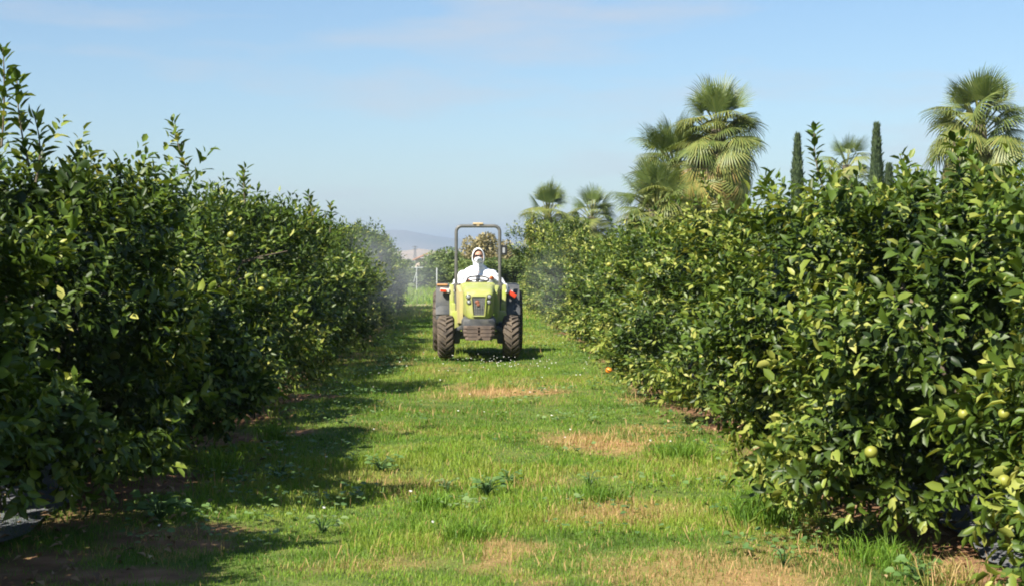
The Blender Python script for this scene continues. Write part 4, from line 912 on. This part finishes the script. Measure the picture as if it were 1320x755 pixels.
# ================================================================== DRIVER
PR_ = Vector((TXC + .01, TY + 1.50, .925))
def remeshed(name, blobs, voxel, m, parent, smooth_it=6):
    """blobs: (p0, r0, p1, r1, flat) chains of spheres fused into one skin"""
    b = MB()
    for p0, r0, p1, r1, sc in blobs:
        p0, p1 = Vector(p0), Vector(p1); n = max(2, int((p1 - p0).length / (min(r0, r1) * .35)) + 1)
        for k in range(n):
            t = k / (n - 1); b.ball(p0.lerp(p1, t), r0 + (r1 - r0) * t, sc, 2)
    o = b.build(name, m, parent, smooth=180)
    md = o.modifiers.new('fuse', 'REMESH'); md.mode = 'VOXEL'; md.voxel_size = voxel; md.use_smooth_shade = True
    sm = o.modifiers.new('soften', 'SMOOTH'); sm.iterations = smooth_it; sm.factor = .5
    dg = bpy.context.evaluated_depsgraph_get(); me = bpy.data.meshes.new_from_object(o.evaluated_get(dg)); old = o.data; o.modifiers.clear(); o.data = me; bpy.data.meshes.remove(old); me.name = name
    if not me.materials: me.materials.append(m)
    for p_ in me.polygons: p_.use_smooth = True
    return o
M_SUIT = mat('white_coverall', (.80, .80, .80), .75, (.72, .73, .75), 9, bump=.5)
M_SKIN = mat('skin', (.50, .28, .19), .55, (.44, .24, .16), 20)
M_GLOVE = mat('orange_glove', (.62, .17, .05), .6, (.5, .13, .04), 20)
M_BOOT = mat('dark_boot', (.03, .028, .025), .6)
DRV = empty('person', PR_, 'driver in white hooded coverall, mask and orange gloves steering the tractor', 'person')
DRV.scale = (1.05, 1, 1.02)
E1 = (1, 1, 1); wR, wL = Vector((-.175, -.36, .385)), Vector((.225, -.37, .44))
eR, eL = Vector((-.42, -.08, .235)), Vector((.45, -.05, .245))
remeshed('body', [((-.11, 0, .11), .15, (.11, 0, .11), .15, E1), ((0, 0, .12), .19, (0, -.03, .36), .19, (1.15, .85, 1)), ((-.12, -.03, .34), .15, (.12, -.03, .34), .15, E1),
    ((-.235, -.015, .47), .115, (.235, -.015, .47), .115, E1), ((-.16, -.01, .525), .095, (.16, -.01, .525), .095, E1), ((-.07, -.01, .585), .085, (.07, -.01, .585), .085, E1), ((0, -.01, .57), .10, (0, -.03, .68), .092, E1),
    ((-.26, -.01, .46), .112, eR, .088, E1), (eR, .076, wR.lerp(eR, .12), .05, E1),
    ((.26, -.01, .46), .112, eL, .088, E1), (eL, .076, wL.lerp(eL, .12), .05, E1),
    ((-.10, -.02, .08), .115, (-.17, -.42, .10), .085, E1), ((-.17, -.42, .10), .084, (-.18, -.50, -.30), .066, E1), ((.10, -.02, .08), .115, (.17, -.42, .10), .085, E1), ((.17, -.42, .10), .084, (.18, -.50, -.30), .066, E1)],
    .012, M_SUIT, DRV, 4)
body = [o for o in DRV.children if o.name.startswith('body')][0]; nv = len(body.data.vertices); co = np.zeros(nv * 3, np.float32); body.data.vertices.foreach_get('co', co); co = co.reshape(-1, 3)
no = np.zeros(nv * 3, np.float32); body.data.vertices.foreach_get('normal', no); no = no.reshape(-1, 3)
fold_ = fnoise(co[:, 0] * 1.3 + co[:, 1] * .6, co[:, 2] * .8 + co[:, 1] * .7, .085, 91) - .5 + .6 * np.abs(np.sin(co[:, 2] * 31 + 9 * co[:, 0] + 5 * fnoise(co[:, 0], co[:, 2], .1, 95))) - .3
body.data.vertices.foreach_set('co', (co + no * (fold_ * .026)[:, None]).astype(np.float32).ravel()); body.data.update()   # loose folds of the suit
# head with face
hd = remeshed('head', [((0, -.035, .845), .088, (0, -.03, .87), .09, (1, 1.12, 1.15)), ((0, -.055, .765), .055, (0, -.05, .80), .065, (1, 1, 1)), ((0, -.135, .83), .014, (0, -.150, .805), .017, E1),
    ((-.035, -.118, .868), .014, (.035, -.118, .868), .014, E1), ((-.02, -.122, .772), .012, (.02, -.122, .772), .012, E1), ((-.09, -.02, .825), .018, (-.092, -.02, .85), .018, (.5, 1, 1)), ((.09, -.02, .825), .018, (.092, -.02, .85), .018, (.5, 1, 1))], .007, M_SKIN, DRV, 4)
# hood: open shell round the face
b = MB(); rings = []
for k in range(9):
    t = k / 8; y = -.118 + .235 * t; f = math.sin(math.pi * (.30 + .64 * t) ) ; f = max(f, .12) ** .55
    rings.append([Vector((.126 * f * math.sin(a) * (1 + .04 * math.sin(3 * a + k)), y, .845 - .005 * (1 - t) + (.172 if math.cos(a) > 0 else .178) * f * math.cos(a))) for a in [2 * math.pi * j / 28 for j in range(28)]])
inner = [[Vector((p.x * .93, p.y + (.0 if i else 0), .845 + (p.z - .845) * .94)) for p in r_] for i, r_ in enumerate(rings)]
rr_ = [[b.bm.verts.new(p) for p in r_] for r_ in (inner[::-1] + rings)]
for a_, c_ in zip(rr_, rr_[1:]):
    for k in range(28):
        try: b.bm.faces.new((a_[k], a_[(k + 1) % 28], c_[(k + 1) % 28], c_[k]))
        except ValueError: pass
b.bm.faces.new(rr_[-1]); b.bm.faces.new(rr_[0])
b.build('hood', M_SUIT, DRV, smooth=180)
b = MB(); b.loft([[Vector((.078 * math.cos(a) * s, y, .787 + .062 * math.sin(a) * s)) for a in [2 * math.pi * j / 20 for j in range(20)]] for s, y in ((1.0, -.095), (.98, -.125), (.78, -.155), (.42, -.175))]); b.build('face_mask', mat('white_mask', (.78, .78, .77), .8), DRV, smooth=180)
b = MB()
for s in (-1, 1): b.ball((s * .038, -.138, .862), .036, (1.02, .45, .62), 3)
b.tube([(-.085, -.10, .865), (-.07, -.135, .87), (.07, -.135, .87), (.085, -.10, .865)], .008, 8); b.build('goggles', mat('dark_goggles', (.03, .018, .018), .2), DRV, smooth=180)
for o in DRV.children:
    if o.name.split('.')[0] in ('head', 'hood', 'face_mask', 'goggles'): o.scale = (.90, .95, .97); o.location = (0, 0, -.005)
b = MB(); b.tube([(0, -.20, .12), (.002, -.20, .30), (0, -.165, .45), (0, -.10, .58), (0, -.092, .66)], .006, 6); b.build('zip', mat('zip_tape', (.62, .50, .48), .7), DRV)
for s in (-1, 1):
    b = MB(); b.ball((s * .18, -.56, -.36), .06, (.8, 1.9, .75), 3); b.tube([(s * .18, -.50, -.40), (s * .18, -.50, -.20)], [.062, .066], 12); b.build('boot', M_BOOT, DRV, smooth=60)
def hand(w, toward, s):
    """gloved fist closed round the wheel rim at w; toward = direction of the rim there"""
    d = (w - (eL if s > 0 else eR)).normalized(); t = Vector(toward).normalized(); up = d.cross(t).normalized()
    if up.z < 0: up = -up
    pal = w - d * .035; bl = [(w - d * .075, .036, pal, .034, E1), (pal - t * .026 + up * .008, .022, pal + t * .026 + up * .008, .022, E1)]
    for k in range(4):
        o = t * (-.036 + .024 * k); ln = (.9, 1.05, 1.0, .82)[k]
        a0 = pal + o + up * .016; a1 = w + o + d * .022 * ln + up * .022; a2 = w + o + d * .040 * ln - up * .006; a3 = w + o + d * .016 - up * .026 * ln
        bl += [(a0, .011, a1, .0105, E1), (a1, .0105, a2, .0098, E1), (a2, .0098, a3, .009, E1)]
    th = -1 if s > 0 else 1
    q0 = pal + t * (.03 * th); q1 = pal + t * (.052 * th) + d * .02 - up * .008; q2 = w + t * (.045 * th) + d * .022 - up * .022
    bl += [(q0, .015, q1, .012, E1), (q1, .012, q2, .010, E1)]
    remeshed('glove', bl, .0045, M_GLOVE, DRV, 2)
hand(wR, (.3, 1, 0), -1); hand(wL, (-.3, 1, 0), 1)

# ================================================================== SPRAY MIST AND HAZE
def mist(loc, size, dens, seed, label):
    m = bpy.data.materials.new('spray_mist'); m.use_nodes = True; n = m.node_tree.nodes; l = m.node_tree.links; n.clear()
    out = n.new('ShaderNodeOutputMaterial'); v = n.new('ShaderNodeVolumePrincipled'); v.inputs['Color'].default_value = (.86, .92, 1, 1); v.inputs['Anisotropy'].default_value = .0
    t = n.new('ShaderNodeTexCoord'); ln = n.new('ShaderNodeVectorMath'); ln.operation = 'LENGTH'; l.new(t.outputs['Object'], ln.inputs[0])
    mr = n.new('ShaderNodeMapRange'); mr.interpolation_type = 'SMOOTHSTEP'; mr.inputs[1].default_value = 1.0; mr.inputs[2].default_value = .15; mr.inputs[3].default_value = 0; mr.inputs[4].default_value = 1; l.new(ln.outputs['Value'], mr.inputs[0])
    z = n.new('ShaderNodeTexNoise'); z.noise_dimensions = '4D'; z.inputs['W'].default_value = seed; z.inputs['Scale'].default_value = 1.9; z.inputs['Detail'].default_value = 3; l.new(t.outputs['Object'], z.inputs['Vector'])
    m2 = n.new('ShaderNodeMapRange'); m2.inputs[1].default_value = .36; m2.inputs[2].default_value = .68; m2.inputs[3].default_value = 0; m2.inputs[4].default_value = dens; l.new(z.outputs['Fac'], m2.inputs[0])
    mu = n.new('ShaderNodeMath'); mu.operation = 'MULTIPLY'; l.new(mr.outputs[0], mu.inputs[0]); l.new(m2.outputs[0], mu.inputs[1]); l.new(mu.outputs[0], v.inputs['Density']); l.new(v.outputs[0], out.inputs['Volume'])
    b = MB(); b.ball((0, 0, 0), 1.0, (1, 1, 1), 3); o = b.build('spray_mist', m); o.location = loc; o.scale = size
    tag(o, label, 'mist', kind='stuff')
mist((-1.75, 34.5, 1.35), (1.7, 6.5, 1.5), .10, 1.7, 'pale spray mist drifting into the left row behind the tractor')
mist((2.05, 33.0, 1.2), (1.0, 4.5, 1.1), .04, 5.2, 'thin spray mist drifting into the right row behind the tractor')
def haze():
    m = bpy.data.materials.new('air_haze'); m.use_nodes = True; n = m.node_tree.nodes; l = m.node_tree.links; n.clear()
    out = n.new('ShaderNodeOutputMaterial'); v = n.new('ShaderNodeVolumePrincipled'); v.inputs['Color'].default_value = (.42, .53, .70, 1); v.inputs['Density'].default_value = 2.4e-4
    l.new(v.outputs[0], out.inputs['Volume'])
    b = MB(); b.box((0, 4600, 64.5), (18600, 10400, 133)); tag(b.build('haze', m), 'thin bluish air haze over the far hills', 'haze', kind='stuff')
haze()
